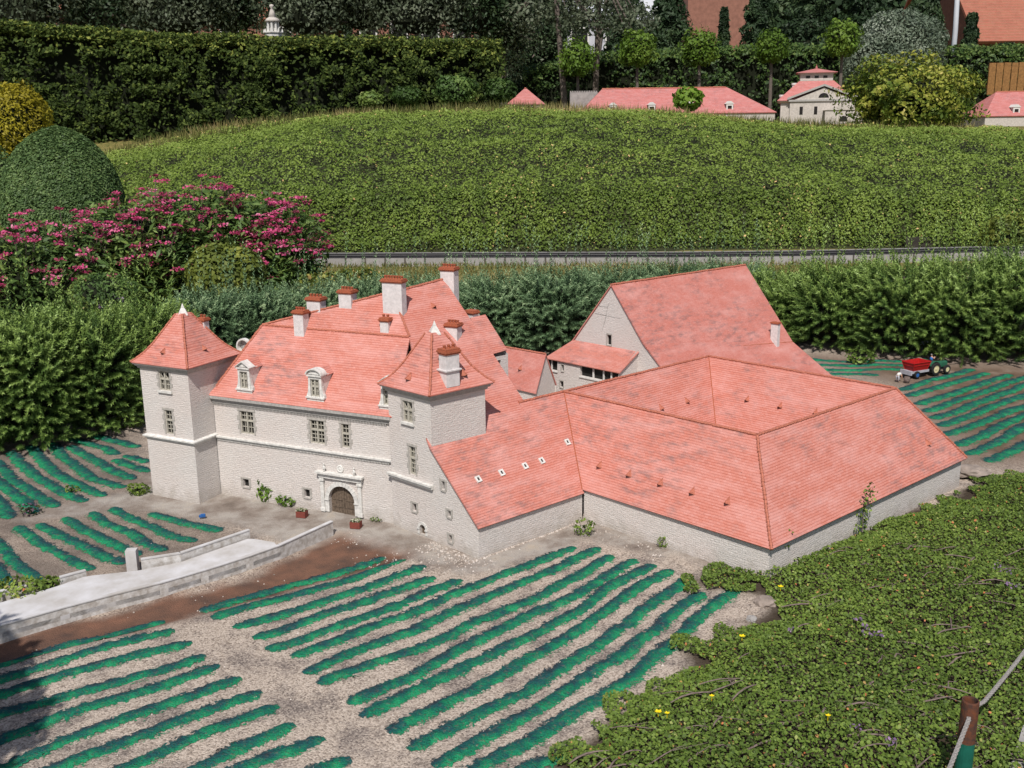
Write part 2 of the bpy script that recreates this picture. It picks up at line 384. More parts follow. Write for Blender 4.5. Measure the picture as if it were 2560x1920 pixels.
def shell_points(n, blobs, rng=RNG, shell=.3, nz=.18, up=None, zmin=None):
    """points near the surface of a set of ellipsoids (cx,cy,cz,rx,ry,rz)"""
    bl = np.array(blobs, float); ar = (bl[:, 3] * bl[:, 4] + bl[:, 4] * bl[:, 5] + bl[:, 3] * bl[:, 5]); idx = rng.choice(len(bl), n, p=ar / ar.sum())
    d = unit(rng.normal(size=(n, 3))); b = bl[idx]
    lump = vnoise(d[:, 0] * 3 + idx * 7.3 + d[:, 2] * 2, d[:, 1] * 3 + d[:, 2] * 2.5, .9, 3)
    r = (1 - shell * rng.random(n) ** 1.5) * (1 - nz + 2 * nz * lump)
    P = b[:, :3] + d * b[:, 3:6] * r[:, None]
    nn = unit(d / b[:, 3:6])
    if zmin is not None:
        k = P[:, 2] > zmin; P, nn = P[k], nn[k]
    return P, nn
def core(mb, c, r, seg=10):
    prof = [(max(1e-6, math.sin(math.pi * i / 6)) * 1., -math.cos(math.pi * i / 6)) for i in range(7)]
    i0 = len(mb.v); mb.lathe((0, 0, 0), prof, seg)
    for i in range(i0, len(mb.v)):
        x, y, z = mb.v[i]; mb.v[i] = (c[0] + x * r[0], c[1] + y * r[1], c[2] + z * r[2])

class Frame:
    """a vertical wall plane: s runs along it, z up, o outwards (towards the viewer for walls running left to right)"""
    def __init__(self, p0, d):
        self.p0 = A3(p0); self.u = nrm(A3(d)); self.n = np.array([self.u[1], -self.u[0], 0.])
    def pt(self, s, z, o=0.): return self.p0 + self.u * s + self.n * o + np.array([0, 0, z])
    def pix(self, px, py, o=0.):
        w_ = PL(px, py, self.p0 + self.n * o, self.n); q = w_ - self.p0
        return q @ self.u, w_[2]
    def rect(self, x0, y0, x1, y1, o=0.):
        a = self.pix(x0, y0, o); b = self.pix(x1, y1, o); return a[0], b[0], b[1], a[1]     # s0,s1,z0,z1
def rpoly(s0, s1, z0, z1): return [(s0, z0), (s1, z0), (s1, z1), (s0, z1)]
def arch_poly(s0, s1, z0, z1, n=9):
    r = (s1 - s0) / 2; c = (s0 + s1) / 2; zc = z1 - r
    return [(s0, z0), (s1, z0)] + [(c + r * math.cos(math.pi * i / n), zc + r * math.sin(math.pi * i / n)) for i in range(n + 1)]
def wall(mb, fr, outer, holes=(), depth=.014, o=0.):
    loops = [[Vector((s, z, 0)) for s, z in outer]] + [[Vector((s, z, 0)) for s, z in h] for h in holes]
    flat = [v for l in loops for v in l]
    for t in geometry.tessellate_polygon(loops):
        a = [flat[i] for i in t]
        if (a[1] - a[0]).cross(a[2] - a[0]).z < 0: a = a[::-1]
        mb.face([fr.pt(v.x, v.y, o) for v in a], [(v.x, v.y) for v in a])
    for h in holes:
        for i in range(len(h)):
            p, q = h[i], h[(i + 1) % len(h)]
            mb.face([fr.pt(*p, o), fr.pt(*p, o - depth), fr.pt(*q, o - depth), fr.pt(*q, o)])
def window(fr, r, parent, cols=2, rows=(2, 2), split=.42, sill=True, sur=.012, name='window', diamond=False):
    """stone mullioned window: surround, frame and glazing bars, dark pane"""
    s0, s1, z0, z1 = r; m = MB(); W = s1 - s0; Hh = z1 - z0
    t = .0042; b = .0022; zt = z1 - split * Hh
    for a, c in ((s0, s0 + t), (s1 - t, s1)): m.obox(fr, a, c, z0, z1, -.012, -.003)
    m.obox(fr, s0 + t, s1 - t, z0, z0 + t, -.012, -.0035); m.obox(fr, s0 + t, s1 - t, z1 - t, z1, -.012, -.0035)
    m.obox(fr, s0 + t, s1 - t, zt - t * .8, zt + t * .8, -.012, -.0015)
    edges = [s0 + t] + [s0 + W * i / cols for i in range(1, cols)] + [s1 - t]
    for x in edges[1:-1]:
        m.obox(fr, x - t * .8, x + t * .8, z0 + t, zt - t * .8, -.012, -.002); m.obox(fr, x - t * .8, x + t * .8, zt + t * .8, z1 - t, -.012, -.002)
    for a, c in zip(edges, edges[1:]):
        for zz0, zz1, nr in ((zt + t * .8, z1 - t, rows[0]), (z0 + t, zt - t * .8, rows[1])):
            if diamond and zz1 == z1 - t:
                mid = (a + c) / 2; zm = (zz0 + zz1) / 2
                for p, q in (((a, zm), (mid, zz1)), ((mid, zz1), (c, zm)), ((c, zm), (mid, zz0)), ((mid, zz0), (a, zm))):
                    m.tube([fr.pt(*p, -.008), fr.pt(*q, -.008)], .0013, 4)
                continue
            m.obox(fr, (a + c) / 2 - b / 2, (a + c) / 2 + b / 2, zz0, zz1, -.0115, -.006)
            for i in range(1, nr):
                z = zz0 + (zz1 - zz0) * i / nr; m.obox(fr, a, c, z - b / 2, z + b / 2, -.011, -.0065)
    o = m.build(name, 'frame', parent)
    p = MB(); p.face([fr.pt(s0, z0, -.0128), fr.pt(s1, z0, -.0128), fr.pt(s1, z1, -.0128), fr.pt(s0, z1, -.0128)]); p.build('pane', 'pane', o)
    q = MB()
    for i in range(5):      # quoined jambs of unequal blocks
        za = z0 + Hh * i / 5; zb = z0 + Hh * (i + 1) / 5 - .0012; e = sur * (1.25 if i % 2 else .7)
        q.obox(fr, s0 - e, s0 - .0004, za, zb, -.002, .0022); q.obox(fr, s1 + .0004, s1 + e, za, zb, -.002, .0022)
    q.obox(fr, s0 - sur, s1 + sur, z1 + .0004, z1 + sur * .9, -.002, .0026); q.build('surround', 'surround', o)
    if sill:
        q = MB(); q.obox(fr, s0 - sur * .8, s1 + sur * .8, z0 - .010, z0 - .0005, -.002, .009); q.build('sill', 'trim', o)
    return o
def small_window(fr, r, parent, sill=True, name='window_slit', sur=.011):
    s0, s1, z0, z1 = r; m = MB()
    m.obox(fr, s0 - sur, s0 - .0004, z0, z1, -.002, .002); m.obox(fr, s1 + .0004, s1 + sur, z0, z1, -.002, .002); m.obox(fr, s0 - sur, s1 + sur, z1 + .0004, z1 + .008, -.002, .0025)
    m.obox(fr, s0 - sur * .5, s1 + sur * .5, z0 - .006, z0 - .0004, -.012, .004)
    o = m.build(name, 'surround', parent)
    p = MB(); p.face([fr.pt(s0, z0, -.0128), fr.pt(s1, z0, -.0128), fr.pt(s1, z1, -.0128), fr.pt(s0, z1, -.0128)]); p.build('pane', 'hole', o)
    return o
def ridge_tiles(name, lines, parent, r=.0052, step=.017, mat='ridge'):
    o = None
    for ln in lines:
        m = MB(); pts = []; rad = []
        for a, b in zip(ln, ln[1:]):
            a = np.array(a, float); b = np.array(b, float); n = max(1, int(np.linalg.norm(b - a) / step))
            for i in range(n):
                j = RNG.normal(0, r * .09, 3)
                for t_, k in ((0, 1.22), (.86, .9)):
                    pts.append(a + (b - a) * (i + t_) / n + j); rad.append(r * k * RNG.uniform(.93, 1.07))
        m.tube(pts, rad, 6); o = m.build(name, mat, parent)
    return o
def roof_vent(p, n, up, parent, s=.02):
    """little triangular tiled ventilator on a slope; n slope normal, up = up-slope direction"""
    p = np.array(p, float); side = np.cross(up, n); h = nrm(A3(np.cross(side, [0, 0, 1.]))) if False else None
    a = p - side * s * .75 - n * .002; b = p + side * s * .75 - n * .002; t = p + n * s * .95 - up * s * .1; back = p + up * s * 1.5 + n * .001
    m = MB(); m.face([a, t, back]); m.face([t, b, back]); m.tube([t, back], .0018, 5)
    o = m.build('roof_vent', 'ridge', parent)
    q = MB(); q.face([a + up * .003, b + up * .003, t + up * .003 - n * .001]); q.build('opening', 'hole', o)
    return o
def chimney(base, ang, wid, dep, z1, parent, pots=3, below=.06, band=False, capd=.016, mat='chim'):
    """stack of rendered stone with a terracotta cap and pots"""
    fr = Frame(base, U(ang)); zb = base[2] - below; m = MB()
    m.obox(fr, -wid / 2, wid / 2, zb, z1, -dep / 2, dep / 2)
    if band:
        for i, (e, h) in enumerate(((.004, .004), (.007, .005))): m.obox(fr, -wid / 2 - e, wid / 2 + e, z1 - .067 + i * .004, z1 - .067 + i * .004 + h, -dep / 2 - e, dep / 2 + e)
    o = m.build('chimney', mat, parent)
    q = MB(); z = z1
    for e, h in ((.0035, capd * .3), (.0065, capd * .35), (.003, capd * .35)):
        q.obox(fr, -wid / 2 - e, wid / 2 + e, z, z + h, -dep / 2 - e, dep / 2 + e); z += h
    for i in range(pots):
        s = (i + .5) / pots * wid - wid / 2
        q.lathe(fr.pt(s, z, 0), [(.0052, 0), (.0042, .004), (.0062, .009), (.0066, .0125), (.0045, .0125)], 8)
    q.build('chimney_cap', 'brick', o)
    return o
def finial(c, r, z0, z1, parent):
    m = MB(); h = z1 - z0
    m.lathe((c[0], c[1], 0), [(r, z0 - .006), (r * .95, z0), (r * .55, z0 + h * .4), (r * .25, z0 + h * .62), (r * .3, z0 + h * .64), (r * .02, z1)], 4, a0=R(45 + 18)); return m.build('finial', 'trim', parent)

# ------------------------------------------------------------------ plan of the model château
u2 = U(-43.5); v2 = U(41.2)                               # the vat-house direction
gE = np.array([-.13, 3.516, .13]); o1 = np.array([.278, 3.872, .13])
up1 = nrm(-u2 + np.array([0, 0, 1.]))                      # up the long tiled slope (45 degrees)
nbig = nrm(np.cross(v2, up1)); nbig = nbig if nbig[2] > 0 else -nbig
# left tower corners (ccw seen from above: front-left, front-right, back-right, back-left)
uL = U(-27.2); vL = U(63.2)
LT2 = A3((-1.355, 4.129)); LT1 = LT2 - .275 * uL; LT3 = LT2 + .285 * vL; LT4 = LT1 + .285 * vL
uR = U(-42.9); vR = U(40.5)
RT2 = A3((-.308, 3.689)); RT1 = RT2 - .245 * uR; RT3 = RT2 + .265 * vR; RT4 = RT1 + .265 * vR
FA = A3((-1.293, 4.246)); FB = A3((-.502, 3.879)); fF = Frame(FA, FB - FA); uF, vF = fF.u, -fF.n
FL = np.linalg.norm(FB - FA)

# ------------------------------------------------------------------ towers
def tower(label, corners, ztop, zstr, apex_z, fin_z, fronts):
    c1, c2, c3, c4 = corners; cen = (c1 + c2 + c3 + c4) / 4
    t = thing('corner_tower', label, 'tower', cen)
    frames = [Frame(c1, c2 - c1), Frame(c2, c3 - c2), Frame(c3, c4 - c3), Frame(c4, c1 - c4)]
    m = MB()
    for i, (fr, (a, b)) in enumerate(zip(frames, ((c1, c2), (c2, c3), (c3, c4), (c4, c1)))):
        wall(m, fr, rpoly(0, np.linalg.norm(b - a), -.05, ztop), fronts(fr) if i == 0 else ())
    m.build('wall', 'stone', t)
    m = MB(); m.ring(corners, [(0, ztop - .022), (.006, ztop - .02), (.008, ztop - .012), (.014, ztop - .010), (.016, ztop - .002), (.0215, ztop - .001), (.0215, ztop + .003), (0, ztop + .003)])
    m.build('cornice', 'cornice', t)
    m = MB(); hw = np.linalg.norm(c2 - c1) / 2; H = apex_z - ztop
    prof = [(.0245, ztop + .004), (.026, ztop + .008)]
    for k in np.linspace(.08, 1, 8):
        rr = hw * (1 - k) + .018 * k; flare = .027 * max(0, 1 - k / .42) ** 2
        prof.append((rr - hw + flare * .85, ztop + .008 + (H - .008) * k))
    rg = m.ring(corners, prof, True)
    roof = m.build('roof', 'tile', t)
    ridge_tiles('ridge_tiles', [[rg[j][i] for j in range(1, len(rg))] for i in range(4)], roof, .0048)
    finial(cen, .0285, apex_z - .004, fin_z, roof)
    return t, frames, roof, cen, rg
def lt_holes(fr):
    tower.r1 = fr.rect(396, 926, 427, 978); tower.r2 = fr.rect(411, 1024, 435, 1087); return [rpoly(*tower.r1), rpoly(*tower.r2)]
LT, LTf, LTroof, LTc, LTrg = tower('left square tower with a flared red pyramid roof, beside the fir shrubs', [LT1, LT2, LT3, LT4], .592, .268, .797, .838, lt_holes)
window(LTf[0], tower.r1, LT, diamond=True); window(LTf[0], tower.r2, LT, cols=1, rows=(2, 3), sill=False)
m = MB(); m.ring([LT1, LT2, LT3, LT4], [(0, .258), (.005, .259), (.006, .266), (.013, .268), (.013, .274), (0, .279)]); m.build('string_course', 'trim', LT)
def slope_pt(rg, face, px, py):
    a, b, c = np.array(rg[2][face]), np.array(rg[2][(face + 1) % 4]), np.array(rg[-1][face])
    n = nrm(np.cross(b - a, c - a)); n = n if n[2] > 0 else -n
    upv = nrm(np.array([0, 0, 1.]) - n * n[2]); return PL(px, py, a + n * -.004, n), n, upv
for f_, px, py in ((0, 407, 884), (1, 512, 875)): roof_vent(*slope_pt(LTrg, f_, px, py), LTroof, .017)
chimney(LTc + vL * .07 + uL * .045 + [0, 0, .69], -27, .034, .03, .752, LT, 2, .04)

def rt_holes(fr):
    r_ = fr.rect
    rt_holes.a = r_(1007, 1000, 1032.5, 1058.5); rt_holes.b = r_(1023, 1114, 1040.5, 1188.7); rt_holes.c = r_(1031.5, 1257, 1041.6, 1280)
    q = r_(1049.5, 1309, 1065, 1345); rt_holes.d = (q[0], q[1], 0., q[3])
    return [rpoly(*rt_holes.a), rpoly(*rt_holes.b), rpoly(*rt_holes.c), arch_poly(*rt_holes.d)]
RT, RTf, RTroof, RTc, RTrg = tower('right square tower with a tall white chimney on its flared roof', [RT1, RT2, RT3, RT4], .578, .225, .79, .834, rt_holes)
window(RTf[0], rt_holes.a, RT, diamond=True); window(RTf[0], rt_holes.b, RT, cols=1, rows=(2, 3), sill=False); small_window(RTf[0], rt_holes.c, RT)
m = MB(); m.obox(RTf[0], -.006, np.linalg.norm(RT2 - RT1) + .002, .206, .216, .0005, .012); m.obox(RTf[0], -.010, np.linalg.norm(RT2 - RT1) + .003, .216, .224, .0005, .018)
m.build('string_course', 'trim', RT)
s0, s1, z0, z1 = rt_holes.d; m = MB(); fr = RTf[0]; r_ = (s1 - s0) / 2; zc = z1 - r_; cs = (s0 + s1) / 2
m.face([fr.pt(s0, 0, -.0125), fr.pt(s1, 0, -.0125), fr.pt(s1, z1, -.0125), fr.pt(s0, z1, -.0125)])
for i in range(1, 5): m.obox(fr, s0 + (s1 - s0) * i / 5 - .0006, s0 + (s1 - s0) * i / 5 + .0006, .002, z1 - .004, -.0125, -.0115)
door = m.build('door', 'wood', RT); m = MB()
for i in range(8):
    a, b = math.pi * i / 8, math.pi * (i + 1) / 8 - .03
    m.box8([fr.pt(cs + r_ * math.cos(a), zc + r_ * math.sin(a), o) if k == 0 else fr.pt(cs + (r_ + .011) * math.cos(a), zc + (r_ + .011) * math.sin(a), o) for o, k in ((.0028, 0), (.0028, 1), (-.003, 1), (-.003, 0))] +
           [fr.pt(cs + r_ * math.cos(b), zc + r_ * math.sin(b), o) if k == 0 else fr.pt(cs + (r_ + .011) * math.cos(b), zc + (r_ + .011) * math.sin(b), o) for o, k in ((.0028, 0), (.0028, 1), (-.003, 1), (-.003, 0))])
for a, b in ((s0 - .011, s0 - .0005), (s1 + .0005, s1 + .011)):
    m.obox(fr, a, b, 0, zc - .006, -.003, .0028); m.obox(fr, a - .002, b + .001, zc - .006, zc - .001, -.003, .006)
m.build('surround', 'trim', door)
for f_, px, py in ((0, 1021, 950), (1, 1161, 940)): roof_vent(*slope_pt(RTrg, f_, px, py), RTroof, .021)
p_, n_, u_ = slope_pt(RTrg, 1, 1124, 950); chimney(p_, -42.9 + 83, .062, .046, VZ(p_[0], p_[1], 884), RT, 3, .022, band=True, capd=.022)

# ------------------------------------------------------------------ manor house
MH = thing('manor_house', 'long manor house with arched gate and steep red roofs between two towers', 'manor house', (fF.pt(FL / 2, 0)))
r_ = fF.rect
fx = lambda x, y: (320 + x / 2.86, 720 + y / 2.86)
win = [r_(*fx(797, 868), *fx(905, 1052)), r_(*fx(1298, 930), *fx(1410, 1122)), r_(*fx(1523, 950), *fx(1587, 1147))]
win[0] = (win[0][0], win[0][1], .292, .393)
win[1] = (win[1][0], win[1][1], .292, .393); win[2] = (win[2][0], win[2][1], .292, .393)
sml = [r_(*fx(822, 1362), *fx(868, 1425)), r_(*fx(1260, 1436), *fx(1303, 1500))]
gl = fF.pix(*fx(1447, 1600))[0]; gr_ = fF.pix(*fx(1628, 1600))[0]; gt = .0 + fF.pix(*fx(1535, 1418))[1]
EAVE = .452
m = MB(); wall(m, fF, rpoly(-.0, FL + .06, -.05, .43), [rpoly(*q) for q in win + sml] + [arch_poly(gl, gr_, -.02, gt, 14)], .016)
m.build('wall', 'stone', MH)
window(fF, win[0], MH, rows=(2, 2), sill=False); window(fF, win[1], MH, rows=(2, 3), sill=False); window(fF, win[2], MH, cols=1, rows=(2, 3), sill=False)
for q in sml: small_window(fF, q, MH)
m = MB(); m.obox(fF, .002, FL + .03, .254, .262, 0.0005, .008); m.obox(fF, .002, FL + .03, .262, .269, .0005, .014)
n = 120
for i in range(n): m.obox(fF, .01 + FL * i / n, .01 + FL * (i + .55) / n, .2475, .2535, .0005, .006)
m.build('string_course', 'trim', MH)
m = MB(); m.obox(fF, .0, FL + .03, .418, .430, .0005, .008); m.obox(fF, .0, FL + .03, .430, .438, .0005, .014); m.obox(fF, -.002, FL + .03, .438, .4515, -.02, .021)
for i in range(n): m.obox(fF, .004 + FL * i / n, .004 + FL * (i + .55) / n, .4095, .4175, .0005, .006)
m.build('cornice', 'cornice', MH)
# gate portal
gw = gr_ - gl; zs = gt - gw / 2; gc = (gl + gr_) / 2
prt = MB()
for a, b in ((gl - .037, gl - .021), (gr_ + .021, gr_ + .037)):
    prt.obox(fF, a, b, 0, .135, .0005, .009); prt.obox(fF, a - .004, b + .004, .135, .143, .0005, .013); prt.obox(fF, a - .002, b + .002, .143, .149, .0005, .010); prt.obox(fF, a - .003, b + .003, 0, .016, -.001, .012)
arc = []
for i in range(15):
    a0, a1 = math.pi * i / 15, math.pi * (i + 1) / 15 - .012
    q = []
    for a in (a0, a1):
        q.append([fF.pt(gc + rr * math.cos(a), zs + rr * math.sin(a), o) for rr, o in ((gw / 2, .006), (gw / 2 + .018, .006), (gw / 2 + .018, -.002), (gw / 2, -.002))])
    prt.box8(q[0] + q[1])
for a, b in ((gl - .019, gl), (gr_, gr_ + .019)):
    prt.obox(fF, a, b, 0, zs - .006, -.002, .006); prt.obox(fF, a - .001, b + .001, zs - .006, zs - .0005, -.002, .010)
prt.obox(fF, gl - .042, gr_ + .042, .150, .164, .0005, .012); prt.obox(fF, gl - .044, gr_ + .044, .164, .170, .0005, .015); prt.obox(fF, gl - .051, gr_ + .051, .170, .178, .0005, .024)
portal = prt.build('gate_surround', 'trim', MH)
m = MB(); m.face([fF.pt(gl, -.02, -.0145), fF.pt(gr_, -.02, -.0145), fF.pt(gr_, gt, -.0145), fF.pt(gl, gt, -.0145)])
for i in range(1, 10): m.obox(fF, gl + gw * i / 10 - .0005, gl + gw * i / 10 + .0005, 0, gt - .01 - .05 * abs(i / 5 - 1) ** 2.2, -.0144, -.0132)
m.obox(fF, gc - .0025, gc + .0025, 0, gt - .002, -.0144, -.0115)
for zz in (.02, .052): m.obox(fF, gl + .006, gc - .006, zz, zz + .004, -.0144, -.012); m.obox(fF, gc + .006, gr_ - .006, zz, zz + .004, -.0144, -.012)
gate = m.build('door', 'wood', MH)
# little statues and the round medallion over the gate
for k, s in enumerate((gl - .012, gr_ + .008)):
    m = MB(); b = fF.pt(s, .1785, .010)
    m.tube([b, b + [0, 0, .008], b + [.001, 0, .016], b + [0, 0, .022], b + [0, 0, .026]], [.0042, .0036, .0052, .0045, .0022], 8)
    m.lathe(b + [0, 0, .0265], [(.0008, 0), (.0034, .002), (.004, .005), (.003, .008), (.0005, .0095)], 8)
    m.tube([b + fF.u * .004 + [0, 0, .021], b + fF.u * .009 + [0, 0, .014], b + fF.n * .006 + [0, 0, .012]], [.0018, .0016, .0012], 6)
    m.tube([b - fF.u * .004 + [0, 0, .021], b - fF.u * .008 + [0, 0, .015], b + fF.n * .005 + [0, 0, .011]], [.0018, .0016, .0012], 6)
    m.build('statue', 'trim', MH, smooth=True)
m = MB(); b = fF.pt(gc, .1965, .0005)
m.lathe(b, [(.0165, 0), (.0165, .004), (.013, .006), (.0105, .0045), (.0095, .003), (.006, .0045), (.001, .006)], 14, fF.n); m.build('medallion', 'trim', MH, smooth=False)
# roofs
RL = np.array([-1.087, 4.373, .73])
e0 = fF.pt(-.012, EAVE, .022); e1 = fF.pt(FL + .04, EAVE, .022)
k0 = fF.pt(.012, EAVE + .035, -.012); k1 = fF.pt(FL + .04, EAVE + .035, -.012)          # slight kick at the eave
tR = .80; RRt = RL + uF * tR
def onbig(p):    # lift a point vertically onto the long slope
    return np.array([p[0], p[1], gE[2] - (nbig[0] * (p[0] - gE[0]) + nbig[1] * (p[1] - gE[1])) / nbig[2]])
# find where the façade ridge meets the long slope
ts = np.linspace(.4, 1.1, 400); ds = [abs(onbig(RL + uF * t)[2] - .73) for t in ts]; RRp = RL + uF * ts[int(np.argmin(ds))]
Ept = PL(979, 729.5, gE + nbig * .006, nbig); Vt = o1 + .785 * up1 * math.sqrt(2); Vt[2] = .13 + .785
m = MB(); m.face([e0, e1, k1, k0]); m.face([k0, k1, RRp, RL]); 
bk = fF.pt(-.012, EAVE, -.36)
m.face([e0, k0, RL, bk]); 
m.face([RL, RRp, Ept])
Eb = Ept - u2 * .42 + np.array([0, 0, -.42]); m.face([RL, Ept, Eb, bk])
roof = m.build('roof', 'tile', MH, solid=.007)
ridge_tiles('ridge_tiles', [(RL, RRp), (k0, RL), (RL, Ept), (Ept, RRp)], roof)
Q = RT2 + [0, 0, 0]; Qb = onbig(RT2 + uR * .0)
m = MB(); ov = u2 * .012 + np.array([0, 0, -.012]); of = -v2 * .010
gq = gE + ov + of; Qf = onbig(RT2 + of * 1.0); oq = o1 + ov
Vl = Vt + np.array([0, 0, 0]); Em = Ept - nbig * .006
m.face([gq, oq, Vl, Em, onbig(RRp), onbig(RT2 - uR * .03 - v2 * .0), Qf])
Vb = Vt - u2 * .45 + np.array([0, 0, -.45]); m.face([Em, Vl, Vb, Eb - nbig * .004])
groof = m.build('long_roof', 'tile', MH, solid=.007)
ridge_tiles('ridge_tiles', [(Em, Vl)], groof)
# lean-to gable and flank
fG = Frame(RT2, gE - RT2); GLn = np.linalg.norm(A3(gE) - A3(RT2)); zq = onbig(RT2)[2]
gx = lambda x, y: (860 + x / 3.073, 860 + y / 3.073)
hs = [fG.rect(*gx(750, 1050), *gx(776, 1126)), fG.rect(*gx(797, 1275), *gx(823, 1335)), fG.rect(*gx(807, 1462), *gx(832, 1527))]
m = MB(); wall(m, fG, [(0, -.06), (GLn, -.06), (GLn, .122), (0, zq - .008)], [rpoly(*q) for q in hs])
fS = Frame(gE, o1 - gE); SL = np.linalg.norm(A3(o1) - A3(gE)); wall(m, fS, rpoly(0, SL, -.06, .124))
fB = Frame(o1, -u2); wall(m, fB, [(0, -.05), (1.23, -.05), (1.23, .45), (.785, .905), (0, .122)])
bb = A3(Vb); b2 = A3(Eb); b3 = A3(bk); b4 = LT3
for a, b, z in ((bb, b2, .44), (b2, b3, .44), (b3, b4, .44)):
    fr = Frame(a, b - a); wall(m, fr, rpoly(0, np.linalg.norm(b - a), -.05, z))
m.build('lean_to_wall', 'stone', MH)
for q in hs: small_window(fG, q, MH)
# skylights on the long slope
def skylight(px, py, parent, p0=gE, n=nbig, up=up1, w_=.021, h_=.026):
    p = PL(px, py, p0, n); side = nrm(np.cross(up, n)); m = MB(); q = lambda a, b, c: p + side * a + up * b + n * c
    for a0, a1, b0, b1 in ((-w_, -w_ * .42, -h_, h_), (w_ * .42, w_, -h_, h_), (-w_ * .42, w_ * .42, -h_, -h_ * .5), (-w_ * .42, w_ * .42, h_ * .5, h_)):
        z = [q(a0, b0, 0), q(a1, b0, 0), q(a1, b1, 0), q(a0, b1, 0), q(a0, b0, .005), q(a1, b0, .005), q(a1, b1, .005), q(a0, b1, .005)]; m.box8(z)
    o = m.build('skylight', 'trim', parent)
    m = MB(); m.face([q(-w_ * .42, -h_ * .5, .0015), q(w_ * .42, -h_ * .5, .0015), q(w_ * .42, h_ * .5, .0015), q(-w_ * .42, h_ * .5, .0015)]); m.build('pane', 'pane', o)
for px, py in ((1030, 1040), (1210, 990), (1390, 938), (1518, 898)): skylight(*gx(px, py), groof, w_=.0115, h_=.0135)
# small projecting block beyond the verge and its dormer
def offs(px, py, k): return PL(px, py, gE + nbig * k, nbig)
a_ = offs(1213.3, 786, -.012); b_ = offs(1268.5, 874.2, -.012); c__ = offs(1229.7, 887.6, -.012)
c__ = c__ - v2 * .05; a2_ = offs(1190, 792, -.012) - v2 * .03
m = MB(); m.face([c__, b_, a_, a2_]); ro = m.build('projecting_roof', 'tile', MH, solid=.006)
fP = Frame(A3(c__) - u2 * .004, v2); Lp = (b_ - c__) @ v2; m = MB(); wall(m, fP, rpoly(0, Lp, .0, c__[2] - .012), [rpoly(Lp * .5, Lp * .72, c__[2] - .09, c__[2] - .03)])
fr = Frame(fP.pt(Lp, 0), -u2); wall(m, fr, [(0, 0), (.2, 0), (.2, c__[2] + .17), (0, c__[2] - .012)]); m.build('projecting_wall', 'stone', MH)
roof_vent(offs(1085, 770, 0), nbig, up1, groof, .019); 
def dormer(px, py, w_, h0, parent, ped, px_top):
    """stone dormer with a scroll-footed frame, window and pediment, standing on the front eave"""
    s, z = fF.pix(px, py, -.004); s0, s1 = s - w_ / 2, s + w_ / 2; z0 = EAVE + .002
    fr = Frame(fF.pt(0, 0, -.004), fF.u); zb = z0 + .032; zt = zb + h0
    m = MB(); m.obox(fr, s0 - .008, s1 + .008, z0 - .004, zb, -.05, .004); m.obox(fr, s0 - .012, s1 + .012, zb, zb + .006, -.05, .009)
    zw0, zw1 = zb + .008, zt - .012; a0, a1 = s0 + .014, s1 - .014
    m.obox(fr, s0 + .001, a0, zb + .006, zt, -.09, .002); m.obox(fr, a1, s1 - .001, zb + .006, zt, -.09, .002); m.obox(fr, a0, a1, zt - .010, zt, -.05, .002); m.obox(fr, a0, a1, zb + .006, zw0, -.05, .002)
    for sg, sx in ((-1, s0), (1, s1)):      # scrolls
        pts = [(0, zb + .006), (.011, zb + .006), (.010, zb + .014), (.005, zb + .022), (.0025, zb + .034), (.001, zb + .05), (0, zb + .052)]
        pf = [fr.pt(sx + sg * a, b, .001) for a, b in pts]; pb = [fr.pt(sx + sg * a, b, -.012) for a, b in pts]
        if sg < 0: pf, pb = pf[::-1], pb[::-1]
        m.face(pf); m.face(pb[::-1])
        for i in range(len(pts)): j = (i + 1) % len(pts); m.face([pf[j], pf[i], pb[i], pb[j]])
    m.obox(fr, s0 - .004, s1 + .004, zt, zt + .006, -.05, .008)
    zp = zt + .006; ph = .030; sc = (s0 + s1) / 2
    if ped == 'tri': outer = [(s0 - .007, zp), (s1 + .007, zp), (s1 + .007, zp + .003), (sc, zp + ph), (s0 - .007, zp + .003)]
    else:
        outer = [(s0 - .007, zp), (s1 + .007, zp)] + [(sc + (w_ / 2 + .007) * math.cos(math.pi * (.06 + .88 * i / 10)), zp + ph * .92 * math.sin(math.pi * (.06 + .88 * i / 10))) for i in range(11)]
    def slab(o0, o1_, poly):
        f = [fr.pt(a, b, o1_) for a, b in poly]; bk_ = [fr.pt(a, b, o0) for a, b in poly]; m.face(f); m.face(bk_[::-1])
        for i in range(len(poly)): j = (i + 1) % len(poly); m.face([f[j], f[i], bk_[i], bk_[j]])
    inner = [(sc + (a - sc) * .78, zp + .003 + (b - zp) * .7) for a, b in outer]
    slab(-.03, .004, inner)
    for (a, b) in zip(outer[1:], outer[2:] + outer[:1]):       # raised moulding
        ia = (sc + (a[0] - sc) * .84, zp + .003 + (a[1] - zp) * .72); ib = (sc + (b[0] - sc) * .84, zp + .003 + (b[1] - zp) * .72)
        slab(-.03, .012, [ia, a, b, ib] if False else [a, b, ib, ia])
    d = m.build('dormer', 'trim', parent)
    wn = window(Frame(fr.pt(0, 0, .003), fr.u), (a0, a1, zw0, zw1), d, sur=.002, sill=False)
    # little tiled roof and cheeks running back to the slope
    m = MB(); dep = .5; slope = (RL[2] - k0[2]) / max(.01, (RL - k0) @ vF)
    def back(sx, z): # distance behind the frame at which height z meets the main slope
        return (z - k0[2]) / slope + .012
    zr = zp + ph - .006; ze = zt + .002; br = back(0, zr) + .004; be = back(0, ze) + .004
    a = fr.pt(sc, zr, -.028); b = fr.pt(sc, zr, -br); e_l = fr.pt(s0 - .006, ze, -.028); e_lb = fr.pt(s0 - .006, ze, -be); e_r = fr.pt(s1 + .006, ze, -.028); e_rb = fr.pt(s1 + .006, ze, -be)
    m.face([e_r, e_rb, b, a]); m.face([e_lb, e_l, a, b]); m.build('dormer_roof', 'tile', d, solid=.003)
    m = MB(); zb_ = z0
